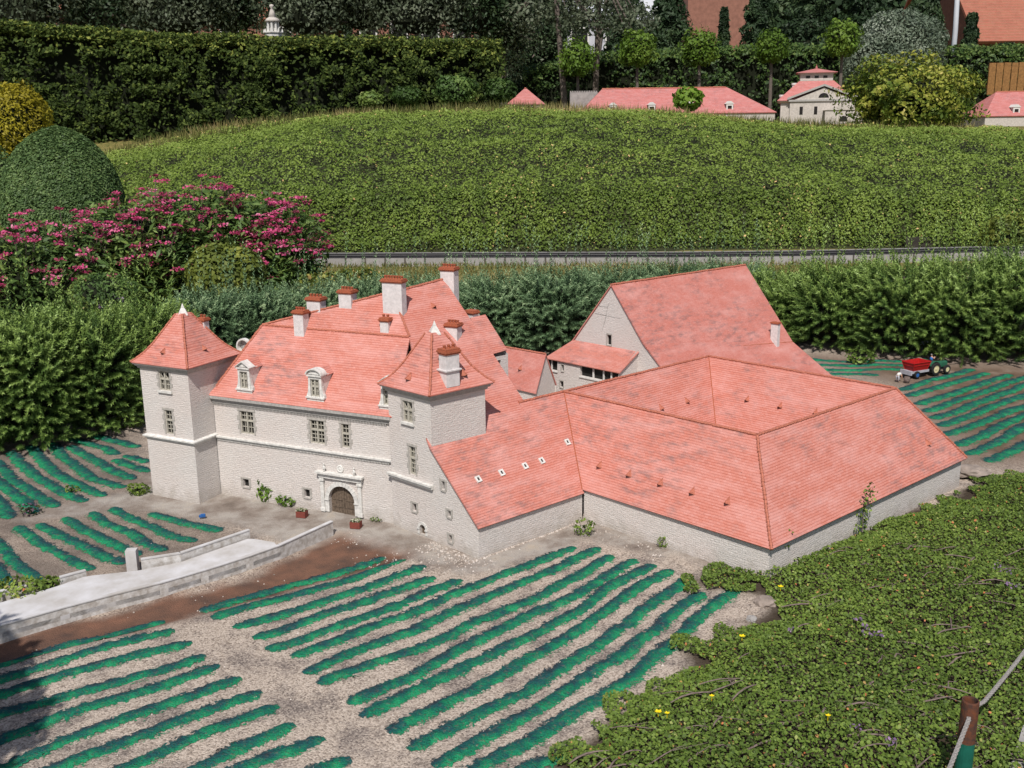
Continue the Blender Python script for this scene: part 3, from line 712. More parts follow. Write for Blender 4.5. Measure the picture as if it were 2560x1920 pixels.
    for sx, q in ((s0 + .002, 0), (s1 - .002, 1)): 
        pp = [fr.pt(sx, zb_, -.03), fr.pt(sx, ze, -.03), fr.pt(sx, ze, -be)]; m.face(pp if q == 0 else pp[::-1])
    m.build('cheek', 'tile', d)
    return d
dormer(*fx(835, 705), .064, .092, MH, 'tri', 0); dormer(*fx(1342, 760), .067, .092, MH, 'seg', 0); dormer(*fx(1862, 830), .064, .092, MH, 'tri', 0)
# chimneys
nf = nrm(np.cross(uF, nrm(RL - k0) )); nf = nf if nf[2] > 0 else -nf
nh_ = nrm(np.cross(RRp - RL, Ept - RL)); nh_ = nh_ if nh_[2] > 0 else -nh_
def ch(px, py, pl0, pn, top, wid, dep, ang=-24.9, pots=4, mb_=.09): 
    p = PL(px, py, pl0, pn); p = p + U(ang + 90) * dep * .5; chimney(p, ang, wid, dep, VZ(p[0], p[1], top), MH, pots, mb_)
ch(784, 780, RL, nh_, 751, .068, .045, pots=4); ch(748, 841, RL, nf, 784, .05, .042, pots=4); ch(863, 771, RL, nh_, 733, .062, .045, pots=4)
ch(961, 832, RL, nh_, 803, .04, .032, pots=2); ch(981, 766, gE, nbig, 706, .092, .038, pots=7, mb_=.14); ch(1118, 712, gE, nbig, 676, .066, .045, pots=5, mb_=.16); ch(1128, 838, gE, nbig, 816, .055, .045, pots=4)
p_ = offs(1192, 796, -.012) - u2 * .03; chimney(p_, -43, .045, .035, VZ(p_[0], p_[1], 784), MH, 0, .1)
# small arched gable top seen over the left tower eave
m = MB(); q = PL(603, 862, FA + vF * .2, nrm(fF.n)); fr = Frame(A3(q), fF.u)
zz = q[2]; m.lathe(fr.pt(0, zz - .012, -.03), [(.038, 0), (.038, .02), (.031, .02), (.031, 0)], 20, fr.n); m.build('arched_gable', 'trim', MH)

# ------------------------------------------------------------------ vat house: four wings round a court
P1 = A3((.2236, 4.2391)); ur = U(-44.87); vr = U(41.1); L1, L2, wv, zr, ze = .9517, .9952, .2294, .4458, .1279
VH = thing('courtyard_barn', 'low red roofed barn of four wings around a hidden square court, beside the creeping plants', 'barn', P1 + ur * .5 + vr * .5)
Rg = lambda a, b, z=zr: P1 + ur * a + vr * b + np.array([0, 0, z])
p1, p2, p3, p4 = Rg(0, 0), Rg(L1, 0), Rg(L1, L2), Rg(0, L2)
P0 = PL(1303.6, 1001.7, p1, ur); P0 = np.array([P0[0], P0[1], zr]); p0 = p1 + vr * -(np.linalg.norm(A3(p1) - A3(P0)))
O1 = o1.copy(); wl = .318
O2, O3, O4 = Rg(L1 + wv, -wv, ze), Rg(L1 + wv, L2 + wv, ze), Rg(-wl, L2 + wv, ze)
I1, I2, I3, I4 = Rg(wv, wv, ze), Rg(L1 - wv, wv, ze), Rg(L1 - wv, L2 - wv, ze), Rg(wv, L2 - wv, ze)
W0 = p0 - ur * wl + np.array([0, 0, ze - zr])
m = MB()
for f in ([O1, O2, p2, p1], [O2, O3, p3, p2], [O3, O4, p4, p3], [O4, W0, p0, p4], [I2, I1, p1, p2], [I3, I2, p2, p3], [I4, I3, p3, p4], [I1, I4, p4, p1], [p0, O1, p1]): m.face(f)
vroof = m.build('roof', 'tile', VH, solid=.007)
ridge_tiles('ridge_tiles', [(p0, p1), (p1, p2), (p2, p3), (p4, p3), (p1, p4), (O2, p2), (p3, O3)], vroof, .0056)
for va, vb in ((p1, O1), (p4, I4)):
    m = MB(); m.tube([np.array(va) + [0, 0, .001], np.array(vb) + [0, 0, .001]], .0026, 6); m.build('valley', 'brick', vroof)
m = MB(); ins = .017
def wl_(a, b, z, hole=()): fr = Frame(a, b - a); wall(m, fr, rpoly(0, np.linalg.norm(A3(b) - A3(a)), -.1, z), hole)
i1 = o1 + vr * ins * .6; i2 = Rg(L1 + wv - ins, -wv + ins); i3 = Rg(L1 + wv - ins, L2 + wv - ins); i4 = Rg(-wl + ins, L2 + wv - ins); i0 = W0 + ur * ins
wl_(i1, i2, .125); wl_(i2, i3, .125); wl_(i3, i4, .125); wl_(i4, i0, .125)
j1, j2, j3, j4 = Rg(wv + ins, wv + ins), Rg(L1 - wv - ins, wv + ins), Rg(L1 - wv - ins, L2 - wv - ins), Rg(wv + ins, L2 - wv - ins)
for a, b in ((j2, j1), (j3, j2), (j4, j3), (j1, j4)): wl_(a, b, .125)
m.build('wall', 'stone', VH)
def vplane(a, b, c):
    n = nrm(np.cross(np.array(b) - a, np.array(c) - a)); n = n if n[2] > 0 else -n; return np.array(a), n, nrm(np.array([0, 0, 1.]) - n * n[2])
pl_front = vplane(O1, O2, p1); pl_right = vplane(O2, O3, p2); pl_in_l = vplane(I1, I4, p1); pl_in_b = vplane(I4, I3, p4)
vx = lambda x, y: (1300 + x / 2.765, 640 + y / 2.765)
for (px, py), (a, n, up) in [((vx(980, 1062)), pl_in_l), ((vx(1157, 1014)), pl_in_l), ((vx(1567, 1004)), pl_in_b), ((vx(1795, 1050)), pl_in_b), (vx(2040, 1094), pl_in_b),
        ((1497, 1169), pl_front), ((1571, 1191), pl_front), ((1649.7, 1213), pl_front), ((1729, 1235), pl_front), ((1817, 1260), pl_front), ((2321, 1113), pl_right)]:
    roof_vent(PL(px, py, a, n), n, up, vroof, .0195)
a, n, up = vplane(p0, O1, p1); skylight(*gx(1715, 755), vroof, a, n, up, .0115, .0135)

# ------------------------------------------------------------------ great hall
Lh = G(1529.7, 711.2, .7); Rh = G(1864.2, 661.7, .7); uh = U(-45.6); fH = Frame(Lh, uh); Hl = np.linalg.norm(Rh - Lh)
GH = thing('great_hall', 'tallest hall behind the barn, stone gable with hooded porch, big weathered red roof', 'hall', A3(Lh) + A3(Rh - Lh) * .5)
Xh = lambda s, z, t: A3(Lh) + uh * s + nrm(A3(Rh - Lh)) * t + np.array([0, 0, z])
z0h = lambda p: A3(p)
a1, a2_, a3 = Xh(.235, .402, -.008), Xh(.357, .257, Hl), Xh(.5, .16, -.008); a4 = Xh(.66, .07, Hl); ra, rb_ = Xh(0, .7, -.008), Xh(0, .7, Hl)
m = MB(); m.face([a1, a2_, rb_, ra]); m.face([a3, a4, a2_, a1])
l1, l2 = Xh(-.455, .14, -.008), Xh(-.455, .14, Hl); m.face([l2, l1, ra, rb_]); hroof = m.build('roof', 'tile_old', GH, solid=.008)
ridge_tiles('ridge_tiles', [(ra, rb_)], hroof, .006); ridge_tiles('ridge_tiles', [(Xh(.33, .292, Hl * .62), a2_)], hroof, .003)
wq = [fH.pix(*vx(602, 612)), fH.pix(*vx(632, 548))]; wr = (wq[0][0], wq[1][0], wq[0][1], wq[1][1])
m = MB(); wall(m, fH, [(-.44, -.05), (.49, -.05), (.49, .158), (.235, .394), (0, .692), (-.44, .15)], [rpoly(*wr)])
fr = Frame(Xh(.49, 0, 0), nrm(A3(Rh - Lh))); wall(m, fr, [(0, -.05), (Hl, -.05), (Hl, .16), (0, .158)])
fr = Frame(Xh(.49, 0, Hl - .01), -uh); wall(m, fr, [(-.15, -.05), (.93, -.05), (.93, .15), (.49, .692), (.133, .25), (-.15, .07)])
fr = Frame(Xh(-.44, 0, Hl - .01), -nrm(A3(Rh - Lh))); wall(m, fr, rpoly(0, Hl, -.05, .14)); m.build('wall', 'stone', GH)
small_window(fH, wr, GH, sur=.006)
for ck in (((540, 335), (556, 350), (606, 352), (618, 326)), ((606, 352), (592, 430), (570, 512)), ((520, 395), (585, 410), (690, 432))):
    m = MB(); m.tube([fH.pt(*fH.pix(*vx(*q_)), .0006) for q_ in ck], .00055, 5); m.build('crack', 'hole', GH)
# hooded porch
d = .157; fQ = Frame(fH.pt(0, 0, d), uh); zE = .256
po, pi = [(-.443, -.05), (.19, -.05), (.19, zE - .004), (-.359, zE - .004), (-.443, .154)], 0
hole1 = [fQ.pix(*vx(415, 828)), fQ.pix(*vx(686, 878)), fQ.pix(*vx(686, 812)), fQ.pix(*vx(415, 766))]
hole1[2] = (hole1[2][0], zE - .006); hole1[3] = (hole1[3][0], zE - .006); hole1[1] = (hole1[1][0], hole1[0][1])
hole1[1] = (min(hole1[1][0], .184), hole1[1][1]); hole1[2] = (min(hole1[2][0], .184), hole1[2][1])
hole2 = [fQ.pix(*vx(157, 775)), fQ.pix(*vx(258, 795)), fQ.pix(*vx(258, 728)), fQ.pix(*vx(186, 716))]
hole2[1] = (hole2[1][0], hole2[0][1]); hole2[2] = (hole2[2][0], zE - .007); hole2[3] = (-.352, zE - .007); hole2[0] = (-.40, hole2[0][1])
ws = [fQ.rect(*vx(286, 750), *vx(303, 797)), fQ.rect(*vx(276, 862), *vx(300, 910)), fQ.rect(*vx(200, 907), *vx(212, 938))]
m = MB(); wall(m, fQ, po, [hole1, hole2] + [rpoly(*q) for q in ws], .018)
fr = Frame(fQ.pt(.19, 0), -fQ.n); wall(m, fr, [(0, -.05), (d, -.05), (d, .36), (0, zE - .004)])
fr = Frame(fQ.pt(-.443, 0, -d), fQ.n); wall(m, fr, rpoly(0, d, -.05, .15)); porch = m.build('porch_wall', 'stone', GH)
for q in ws: small_window(fQ, q, GH, sur=.004)
for h in (hole1, hole2): m = MB(); m.face([fQ.pt(*p, -.017) for p in h]); m.build('porch_opening', 'hole', GH)
m = MB(); hw_ = hole1[1][0] - hole1[0][0]
for k in (.33, .60, .80): s = hole1[0][0] + hw_ * k; m.obox(fQ, s - .004, s + .004, hole1[0][1], zE - .008, -.014, -.006)
s = -.32; m.obox(fQ, s - .003, s + .003, hole2[0][1], zE - .009, -.014, -.006)
m.obox(fQ, hole1[0][0] - .004, hole1[1][0] + .004, hole1[0][1] - .008, hole1[0][1] - .0005, -.012, .006); m.obox(fQ, hole2[0][0] - .004, hole2[1][0] + .004, hole2[0][1] - .008, hole2[0][1] - .0005, -.012, .006)
m.build('porch_post', 'trim', GH)
m = MB(); H_ = lambda s, z, o: fH.pt(s, z, o)
ge = .0; m.face([H_(-.359, zE, d + .012), H_(.2, zE, d + .012), H_(.2, .347, .001), H_(-.2856, .3475, .001)])
m.face([H_(-.452, .144, d + .012), H_(-.359, zE, d + .012), H_(-.2856, .3475, .001), H_(-.452, .144, .001)]); m.build('porch_roof', 'tile', GH, solid=.006)
a, n, up = vplane(a1, a2_, ra); p_ = PL(1937, 858, a, n); chimney(p_, -45, .046, .03, VZ(p_[0], p_[1], 809), GH, 0, .06, capd=.01)

# ------------------------------------------------------------------ link house in the court
LK = thing('link_house', 'small low house with one red slope, between the manor roof and the hall porch', 'house', (.05, 5.45, 0))
el, er, kl, kr = G(1287.9, 972.7, .15), G(1338.6, 984.6, .15), G(1270, 868.3, .35), G(1365.5, 884.7, .35)
dl = nrm(el - er); el = el + dl * .16; kl = kl + nrm(kl - kr) * .1
m = MB(); m.face([el, er, kr, kl]); bR = kr + (kr - er) * [1, 1, -1]; bL = kl + (kl - el) * [1, 1, -1]; m.face([bR, bL, kl, kr]); lroof = m.build('roof', 'tile_old', LK, solid=.006)
ridge_tiles('ridge_tiles', [(kl, kr)], lroof)
m = MB(); bi = nrm(A3(kr - er)) * .012; fr = Frame(el + bi, er - el); wall(m, fr, rpoly(0, np.linalg.norm(er - el) - .006, -.05, .156))
fr = Frame(er + bi + dl * .006, A3(bR - er)); ln = np.linalg.norm(A3(bR - er)) - .024; wall(m, fr, [(0, -.05), (ln, -.05), (ln, .15), (ln / 2, .34), (0, .15)])
fr = Frame(bR - bi, A3(bL - bR)); wall(m, fr, rpoly(0, np.linalg.norm(A3(bL - bR)), -.05, .15)); m.build('wall', 'stone', LK)
a, n, up = vplane(el, er, kr); roof_vent(PL(1300, 925, a, n), n, up, lroof, .02)

# ------------------------------------------------------------------ ground sheet
def GD(pts, z=0.): return np.array([G(x * 1.15732, y * 1.15732, z) for x, y in pts])        # pixels of the 2212-wide view
court_poly = GD([(150, 1090), (262, 1066), (300, 1052), (330, 1030), (480, 1050), (850, 1120), (1040, 1195), (1256, 1120), (1560, 1190), (1640, 1225), (1560, 1226), (1390, 1188), (1262, 1165), (1180, 1195), (1060, 1228), (985, 1236), (900, 1205), (800, 1185), (735, 1168), (640, 1185), (570, 1158), (520, 1140), (430, 1118), (330, 1096), (230, 1103), (60, 1128), (40, 1120)])
soil_poly = GD([(-300, 1460), (0, 1372), (540, 1238), (730, 1142), (800, 1165), (905, 1195), (860, 1208), (640, 1268), (440, 1322), (250, 1368), (0, 1428), (-300, 1500)])
brown_poly = GD([(1700, 760), (1900, 770), (2300, 790), (2700, 830), (2700, 1010), (2085, 1000), (1930, 830)])
lfield_poly = GD([(-400, 990), (300, 930), (340, 1060), (480, 1120), (560, 1170), (300, 1240), (0, 1290), (-400, 1330)])
veg_outline = [(2700, 1000), (2212, 1015), (2130, 1030), (2086, 1045), (2060, 1068), (2030, 1085), (1960, 1100), (1900, 1112), (1850, 1140), (1760, 1165), (1690, 1195), (1665, 1208), (1590, 1208), (1540, 1225), (1490, 1240), (1500, 1256), (1540, 1268), (1600, 1262), (1645, 1275), (1672, 1300), (1652, 1318), (1610, 1345), (1550, 1372), (1482, 1388), (1510, 1425), (1440, 1455), (1400, 1480), (1330, 1535), (1270, 1585), (1190, 1625), (1215, 1680), (1180, 1800), (2000, 2400), (3400, 1900)]
veg_poly = GD(veg_outline, .015)
def bank_z(x, y):
    d = sdf(veg_poly, x, y)
    return np.where(d > 0, .014 * sstep(0, .2, d) + .054 * sstep(.0, .9, d) + .035 * sstep(0, .3, d) * vnoise(x, y, .25, 5), 0)
def ground_z(x, y):
    z = .010 * (vnoise(x, y, .5, 1) - .5) + .005 * (vnoise(x, y, .13, 2) - .5)
    z = z * sstep(.0, .1, np.abs(y)) + bank_z(x, y) * .8 - .012 * sstep(-.02, .02, sdf(soil_poly, x, y))
    z = z + 1.45 * sstep(15.5, 20.5, y) - .006
    return z
xs = np.concatenate([-np.geomspace(400, 4.6, 26), np.arange(-4.5, 4.5, .028), np.geomspace(4.6, 400, 26)])
ys = np.concatenate([[-60, -20, -5, 0, .8, 1.3], np.arange(1.5, 8.6, .024), np.arange(8.7, 22, .3), np.geomspace(23, 900, 22)])
GX, GY = np.meshgrid(xs, ys); nx, ny = len(xs), len(ys)
x_, y_ = GX.ravel(), GY.ravel()
V = np.stack([x_, y_, ground_z(x_, y_)], 1)
ii = np.arange(nx * ny).reshape(ny, nx)
Fq = np.stack([ii[:-1, :-1], ii[:-1, 1:], ii[1:, 1:], ii[1:, :-1]], -1).reshape(-1, 4)
wob = .05 * (vnoise(x_, y_, .12, 8) - .5) + .03 * (vnoise(x_, y_, .04, 9) - .5)
zone = lambda p, e=.03: sstep(-e, e, sdf(p, x_, y_) + wob)
m, t, b = newmat('miniature field ground'); p = coords(t)
def att(n_):
    a = t.nodes.new('ShaderNodeAttribute'); a.attribute_name = n_; return a.outputs['Fac']
vo = N(t, 'ShaderNodeTexVoronoi', Scale=200.); L(t, p, vo.inputs['Vector']); sp = noise(t, p, 240, 3, .7); md_ = noise(t, p, 7, 5, .65)
pebble = ramp(t, vo.outputs['Color'], [(0, (.15, .12, .10)), (.3, (.33, .27, .22)), (.55, (.45, .375, .31)), (1, (.56, .475, .40))])
dark_p = ramp(t, vo.outputs['Color'], [(0, (.09, .075, .068)), (.5, (.23, .19, .165)), (1, (.40, .34, .29))])
patch = gray(t, md_, .47, .62)
sand = mixc(t, patch, pebble, dark_p)
sand = mixc(t, gray(t, sp, .60, .70), sand, mixc(t, .7, sand, (.10, .08, .07)))
lf = mixc(t, gray(t, noise(t, p, 5, 4), .38, .6), mixc(t, .5, sand, (.17, .125, .095)), mixc(t, .75, sand, (.115, .09, .075)))
crt = ramp(t, noise(t, p, 6, 6, .65), [(.24, (.11, .085, .07)), (.42, (.235, .195, .165)), (.58, (.36, .325, .29)), (.78, (.43, .36, .28))])
crt = mixc(t, gray(t, sp, .58, .7), crt, mixc(t, .5, crt, (.12, .1, .085)))
soil = ramp(t, noise(t, p, 9, 5, .6), [(.25, (.075, .052, .044)), (.5, (.15, .083, .058)), (.75, (.23, .115, .075))])
soil = mixc(t, gray(t, sp, .6, .75), soil, (.09, .06, .05))
brn = ramp(t, noise(t, p, 7, 5, .6), [(.25, (.075, .05, .033)), (.5, (.15, .10, .07)), (.75, (.27, .21, .165))])
grs = ramp(t, noise(t, p, 11, 5, .6), [(.3, (.06, .075, .02)), (.5, (.17, .15, .05)), (.75, (.30, .22, .09))])
col = mixc(t, att('lfield'), sand, lf); col = mixc(t, att('court'), col, crt); col = mixc(t, att('soil'), col, soil); col = mixc(t, att('brown'), col, brn)
col = mixc(t, att('humus'), col, (.06, .045, .032)); col = mixc(t, att('grassy'), col, grs)
L(t, col, b.inputs['Base Color']); b.inputs['Roughness'].default_value = 1; b.inputs['Specular IOR Level'].default_value = .1
ad = N(t, 'ShaderNodeMath', operation='MULTIPLY_ADD'); L(t, vo.outputs['Distance'], ad.inputs[0]); ad.inputs[1].default_value = -.7; L(t, sp, ad.inputs[2]); bump(t, b, ad.outputs[0], .8, .004)
M['ground'] = m
gz = sstep(7.2, 8.4, y_) + 0 * x_
go = np_mesh('ground', V, Fq, 'ground', smooth=True, attrs=dict(court=zone(court_poly, .045), soil=zone(soil_poly, .04), brown=zone(brown_poly, .3), lfield=zone(lfield_poly, .1), humus=zone(veg_poly, .03), grassy=np.maximum(gz, sstep(.2, -.2, 0 * y_ + y_ - (5.35 + .0 * x_)) * 0)))
tag(go, kind='structure')

# ------------------------------------------------------------------ vine rows
m, t, b = newmat('painted vine rows'); p = coords(t)
n1 = noise(t, p, 16, 5, .7); n2 = noise(t, p, 170, 3, .7); n3 = noise(t, p, 5, 3)
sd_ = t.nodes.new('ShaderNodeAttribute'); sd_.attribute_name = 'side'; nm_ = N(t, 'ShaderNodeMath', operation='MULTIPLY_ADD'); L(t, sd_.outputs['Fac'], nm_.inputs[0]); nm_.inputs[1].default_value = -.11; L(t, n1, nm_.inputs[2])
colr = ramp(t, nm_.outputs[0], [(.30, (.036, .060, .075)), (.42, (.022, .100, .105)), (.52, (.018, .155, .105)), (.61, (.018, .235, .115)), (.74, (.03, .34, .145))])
colr = mixc(t, gray(t, n2, .52, .66), colr, mixc(t, .6, colr, (.025, .04, .035)))
colr = mixc(t, gray(t, noise(t, p, 85, 4, .75), .54, .66), colr, mixc(t, .5, colr, (.22, .19, .15)))
at = t.nodes.new('ShaderNodeAttribute'); at.attribute_name = 'edge'
sp2 = noise(t, p, 110, 3, .75); sm_ = N(t, 'ShaderNodeMath', operation='MULTIPLY_ADD'); L(t, sp2, sm_.inputs[0]); sm_.inputs[1].default_value = 1.7; L(t, at.outputs['Fac'], sm_.inputs[2])
sm2 = N(t, 'ShaderNodeMath', operation='MULTIPLY_ADD'); L(t, noise(t, p, 38, 3, .6), sm2.inputs[0]); sm2.inputs[1].default_value = .9; L(t, sm_.outputs[0], sm2.inputs[2])
trn = t.nodes.new('ShaderNodeBsdfTransparent'); mxs = t.nodes.new('ShaderNodeMixShader'); L(t, ramp(t, sm2.outputs[0], [(0, (0, 0, 0)), (.5, (0, 0, 0)), (1, (1, 1, 1))]), mxs.inputs[0])
mr = N(t, 'ShaderNodeMapRange'); mr.inputs[1].default_value = 1.95; mr.inputs[2].default_value = 2.15; L(t, sm2.outputs[0], mr.inputs[0]); L(t, mr.outputs[0], mxs.inputs[0])
L(t, b.outputs[0], mxs.inputs[1]); L(t, trn.outputs[0], mxs.inputs[2]); L(t, mxs.outputs[0], t.nodes['Material Output'].inputs[0])
L(t, colr, b.inputs['Base Color']); b.inputs['Roughness'].default_value = 1; b.inputs['Specular IOR Level'].default_value = .03; bump(t, b, n2, 1., .01)
M['vine'] = m
ORD = 'first second third fourth fifth sixth seventh eighth ninth tenth eleventh twelfth thirteenth fourteenth fifteenth'.split()
def vine_row(pts, label, group, wdt=.040, hgt=.0048):
    P = np.array([G(x, y) for x, y in pts]); seg = np.linalg.norm(np.diff(P, axis=0), axis=1); s = np.concatenate([[0], np.cumsum(seg)]); Ls = s[-1]
    n = max(8, int(Ls / .009)); q = np.linspace(0, Ls, n); X = np.interp(q, s, P[:, 0]); Y = np.interp(q, s, P[:, 1])
    for _ in range(int(6)): X[1:-1] = (X[:-2] + 2 * X[1:-1] + X[2:]) / 4; Y[1:-1] = (Y[:-2] + 2 * Y[1:-1] + Y[2:]) / 4
    X = X + .016 * (vnoise(X, Y, .22, 31) - .5); Y = Y + .022 * (vnoise(X, Y, .2, 32) - .5)
    tx = np.gradient(X); ty = np.gradient(Y); l = np.hypot(tx, ty) + 1e-9; nx_, ny_ = -ty / l, tx / l
    end = np.minimum(sstep(-.012, .03, q), sstep(-.012, .03, Ls - q))
    prof = [(-2.5, .0, 1.25), (-1.9, .02, 1.), (-1.3, .12, .68), (-.8, .5, .28), (-.3, .95, 0), (.2, 1, 0), (.65, .6, .2), (1.05, .15, .6), (1.6, .02, 1.), (2.1, 0, 1.25)]
    V = []; E_ = []; S_d = []
    for a, h, e in prof:
        ww = wdt / 2 * (1 + .35 * (vnoise(X + a * .3, Y, .06, 33) - .5) + .4 * (vnoise(X + a, Y - a, .025, 34) - .5)) * (.72 + .28 * end)
        vx_, vy_ = X + nx_ * ww * a, Y + ny_ * ww * a
        V.append(np.stack([vx_, vy_, ground_z(vx_, vy_) + h * hgt * end * (.75 + .5 * vnoise(vx_, vy_, .05, 35)) + .0009 + (  .005 * (vnoise(vx_, vy_, .018, 36) - .5) + .003 * (vnoise(vx_, vy_, .009, 37) - .5)) * (h > .05) * end], 1)); E_.append(np.clip(e + (1 - end) * .7, 0, 1.5)); S_d.append(np.full(n, a))
    V = np.stack(V, 1); k = len(prof); idx = np.arange(n * k).reshape(n, k)
    Fq = np.stack([idx[:-1, :-1], idx[:-1, 1:], idx[1:, 1:], idx[1:, :-1]], -1).reshape(-1, 4)
    if np.cross(V[0, 1, :] - V[0, 0, :], V[1, 0, :] - V[0, 0, :])[2] < 0: Fq = Fq[:, ::-1]
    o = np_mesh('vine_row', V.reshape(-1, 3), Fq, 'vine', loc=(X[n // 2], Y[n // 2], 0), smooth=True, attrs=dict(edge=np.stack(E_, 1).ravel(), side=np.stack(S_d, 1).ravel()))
    tag(o, label, 'vine row', group)
a11 = lambda *q: [(700 + x / 2.676, 1300 + y / 2.676) for x, y in q]
a12 = lambda *q: [(1400 + x / 3.072, 1200 + y / 3.072) for x, y in q]
a10 = lambda *q: [(x / 3.16, 1400 + y / 3.16) for x, y in q]
a9 = lambda *q: [(x / 2.572, 1040 + y / 2.572) for x, y in q]
a8 = lambda *q: [(1860 + x / 2.593, 560 + y / 2.593) for x, y in q]
main_rows = [
    [(501, 1518)] + a11((0, 425), (380, 320), (700, 225)), [(533, 1541)] + a11((0, 520), (420, 400), (835, 240)), [(587, 1566)] + a11((0, 640), (500, 475), (970, 297)),
    [(634, 1596)] + a11((0, 745), (480, 565), (1040, 370)), [(661, 1625)] + a11((0, 850), (640, 615), (1220, 380)), a11((60, 920), (520, 750), (900, 610), (1200, 465), (1500, 345), (1970, 170)),
    a11((150, 1030), (500, 880), (900, 735), (1300, 535), (1700, 370)) + [(1501, 1363)], a11((250, 1100), (560, 985), (900, 865), (1300, 680), (1700, 510)) + a12((410, 565)),
    a11((450, 1230), (900, 1040), (1150, 870), (1600, 650), (2000, 470)) + a12((600, 600)), a11((530, 1320), (900, 1130), (1200, 985), (1600, 790), (2000, 590)) + a12((370, 810), (730, 640)),
    a11((710, 1420), (1100, 1210), (1400, 1045), (1750, 860), (2050, 680)) + a12((380, 960), (640, 790), (860, 680)), a11((850, 1520), (1250, 1310), (1600, 1130), (1900, 950)) + a12((300, 1230), (620, 1000), (975, 740)),
    a11((1020, 1640), (1400, 1420), (1760, 1215), (2100, 980)) + a12((420, 1370), (760, 1100), (1090, 850)), a11((1180, 1730), (1400, 1600), (1700, 1450)) + a12((540, 1500), (760, 1330), (1000, 1110), (1200, 940), (1370, 820)),
    a11((1500, 1730), (1700, 1620), (1940, 1555))]
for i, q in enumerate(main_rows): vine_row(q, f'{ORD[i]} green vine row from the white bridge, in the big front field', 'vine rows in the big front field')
fl_rows = [a10((-500, 960), (0, 815), (500, 640), (900, 555), (1310, 460)), a10((-500, 1085), (0, 930), (400, 810), (900, 660), (1390, 545)), a10((-500, 1215), (0, 1045), (500, 890), (1000, 770), (1530, 640)),
    a10((-500, 1375), (0, 1195), (500, 1060), (1000, 940), (1640, 745)), a10((-500, 1570), (0, 1395), (500, 1210), (1000, 1070), (1740, 830)), a10((-300, 1740), (0, 1620), (600, 1390), (1200, 1170), (1900, 935)), a10((100, 1740), (500, 1600), (1000, 1410), (1500, 1230), (2060, 1040)),
    a10((700, 1740), (1200, 1530), (1700, 1320), (2200, 1150)), a10((1300, 1740), (1900, 1460)) + a11((100, 1350)), a10((1600, 1760), (2000, 1570)) + a11((0, 1530), (290, 1445)), a11((80, 1720), (260, 1640), (460, 1590))]
for i, q in enumerate(fl_rows): vine_row(q, f'{ORD[i]} vine row below the bridge in the field at bottom left', 'vine rows at the bottom left')
bk_rows = [a9((-150, 200), (0, 305), (100, 420), (200, 480), (280, 530), (380, 580)), a9((70, 215), (130, 290), (250, 400), (380, 470), (540, 550)), a9((190, 180), (270, 270), (370, 370), (480, 430), (660, 515)), a9((330, 165), (400, 230), (490, 310), (600, 400), (790, 460)),
    a9((450, 180), (560, 240), (650, 295), (750, 360), (860, 405)), a9((430, 130), (560, 160), (680, 195), (765, 240)), a9((740, 270), (840, 310), (965, 355)), a9((600, 115), (750, 150), (900, 190)), a9((800, 245), (900, 275), (960, 292))]
bk_rows = [a9((-150, 440), (0, 545), (40, 595), (80, 650)), a9((-150, 310), (0, 420), (70, 480), (140, 530), (240, 615))] + bk_rows
for i, q in enumerate(bk_rows): vine_row(q, f'{ORD[i]} vine row from the left edge, in the field beside the left tower', 'vine rows beside the left tower', .046)
md_rows = [a9((-120, 900), (0, 1000), (30, 1050), (60, 1090)), a9((-150, 720), (0, 830), (80, 920), (150, 980), (260, 1050)), a9((120, 700), (240, 800), (380, 870), (500, 925), (620, 970)), a9((260, 685), (400, 770), (560, 830), (700, 890), (810, 940)),
    a9((420, 645), (520, 710), (650, 780), (780, 830), (900, 890)), a9((580, 610), (700, 690), (840, 740), (950, 820), (1070, 860)), a9((710, 580), (840, 640), (1000, 710), (1130, 770), (1260, 800)), a9((960, 610), (1100, 650), (1250, 690), (1420, 735))]
for i, q in enumerate(md_rows): vine_row(q, f'{ORD[i]} vine row from the left edge, in the plot between forecourt and bridge', 'vine rows between forecourt and bridge', .04)
rt_rows = [a8((1000, 1070), (1200, 1010), (1400, 955), (1490, 930)), a8((1050, 1110), (1250, 1050), (1450, 990), (1580, 955)), a8((1110, 1165), (1350, 1090), (1550, 1020), (1720, 965)), a8((1160, 1215), (1350, 1150), (1600, 1060), (1815, 985), (1950, 950)),
    a8((1210, 1260), (1400, 1200), (1650, 1100), (1815, 1040), (1950, 1000)), a8((1270, 1310), (1450, 1240), (1650, 1160), (1815, 1100), (1950, 1050)), a8((1310, 1370), (1500, 1300), (1700, 1215), (1815, 1175), (1950, 1120)), a8((1370, 1430), (1550, 1370), (1700, 1290), (1815, 1240), (1950, 1190)),
    a8((1430, 1490), (1600, 1430), (1750, 1350), (1815, 1310), (1950, 1260)), a8((1560, 1540), (1700, 1490), (1815, 1430), (1950, 1380))]
for i, q in enumerate(rt_rows): vine_row(q, f'{ORD[i]} vine row counting away from the red trailer, in the brown right field', 'vine rows in the right field', .05)
rb_rows = [a8((380, 868), (700, 888), (900, 878), (1050, 883)), a8((430, 903), (700, 910), (880, 903), (1050, 908)), a8((470, 935), (700, 940), (900, 933), (1040, 935)), a8((540, 962), (750, 965), (880, 975))]
for i, q in enumerate(rb_rows): vine_row(q, f'{ORD[i]} flat vine row from the fir shrubs, left of the red trailer', 'vine rows left of the trailer', .05)

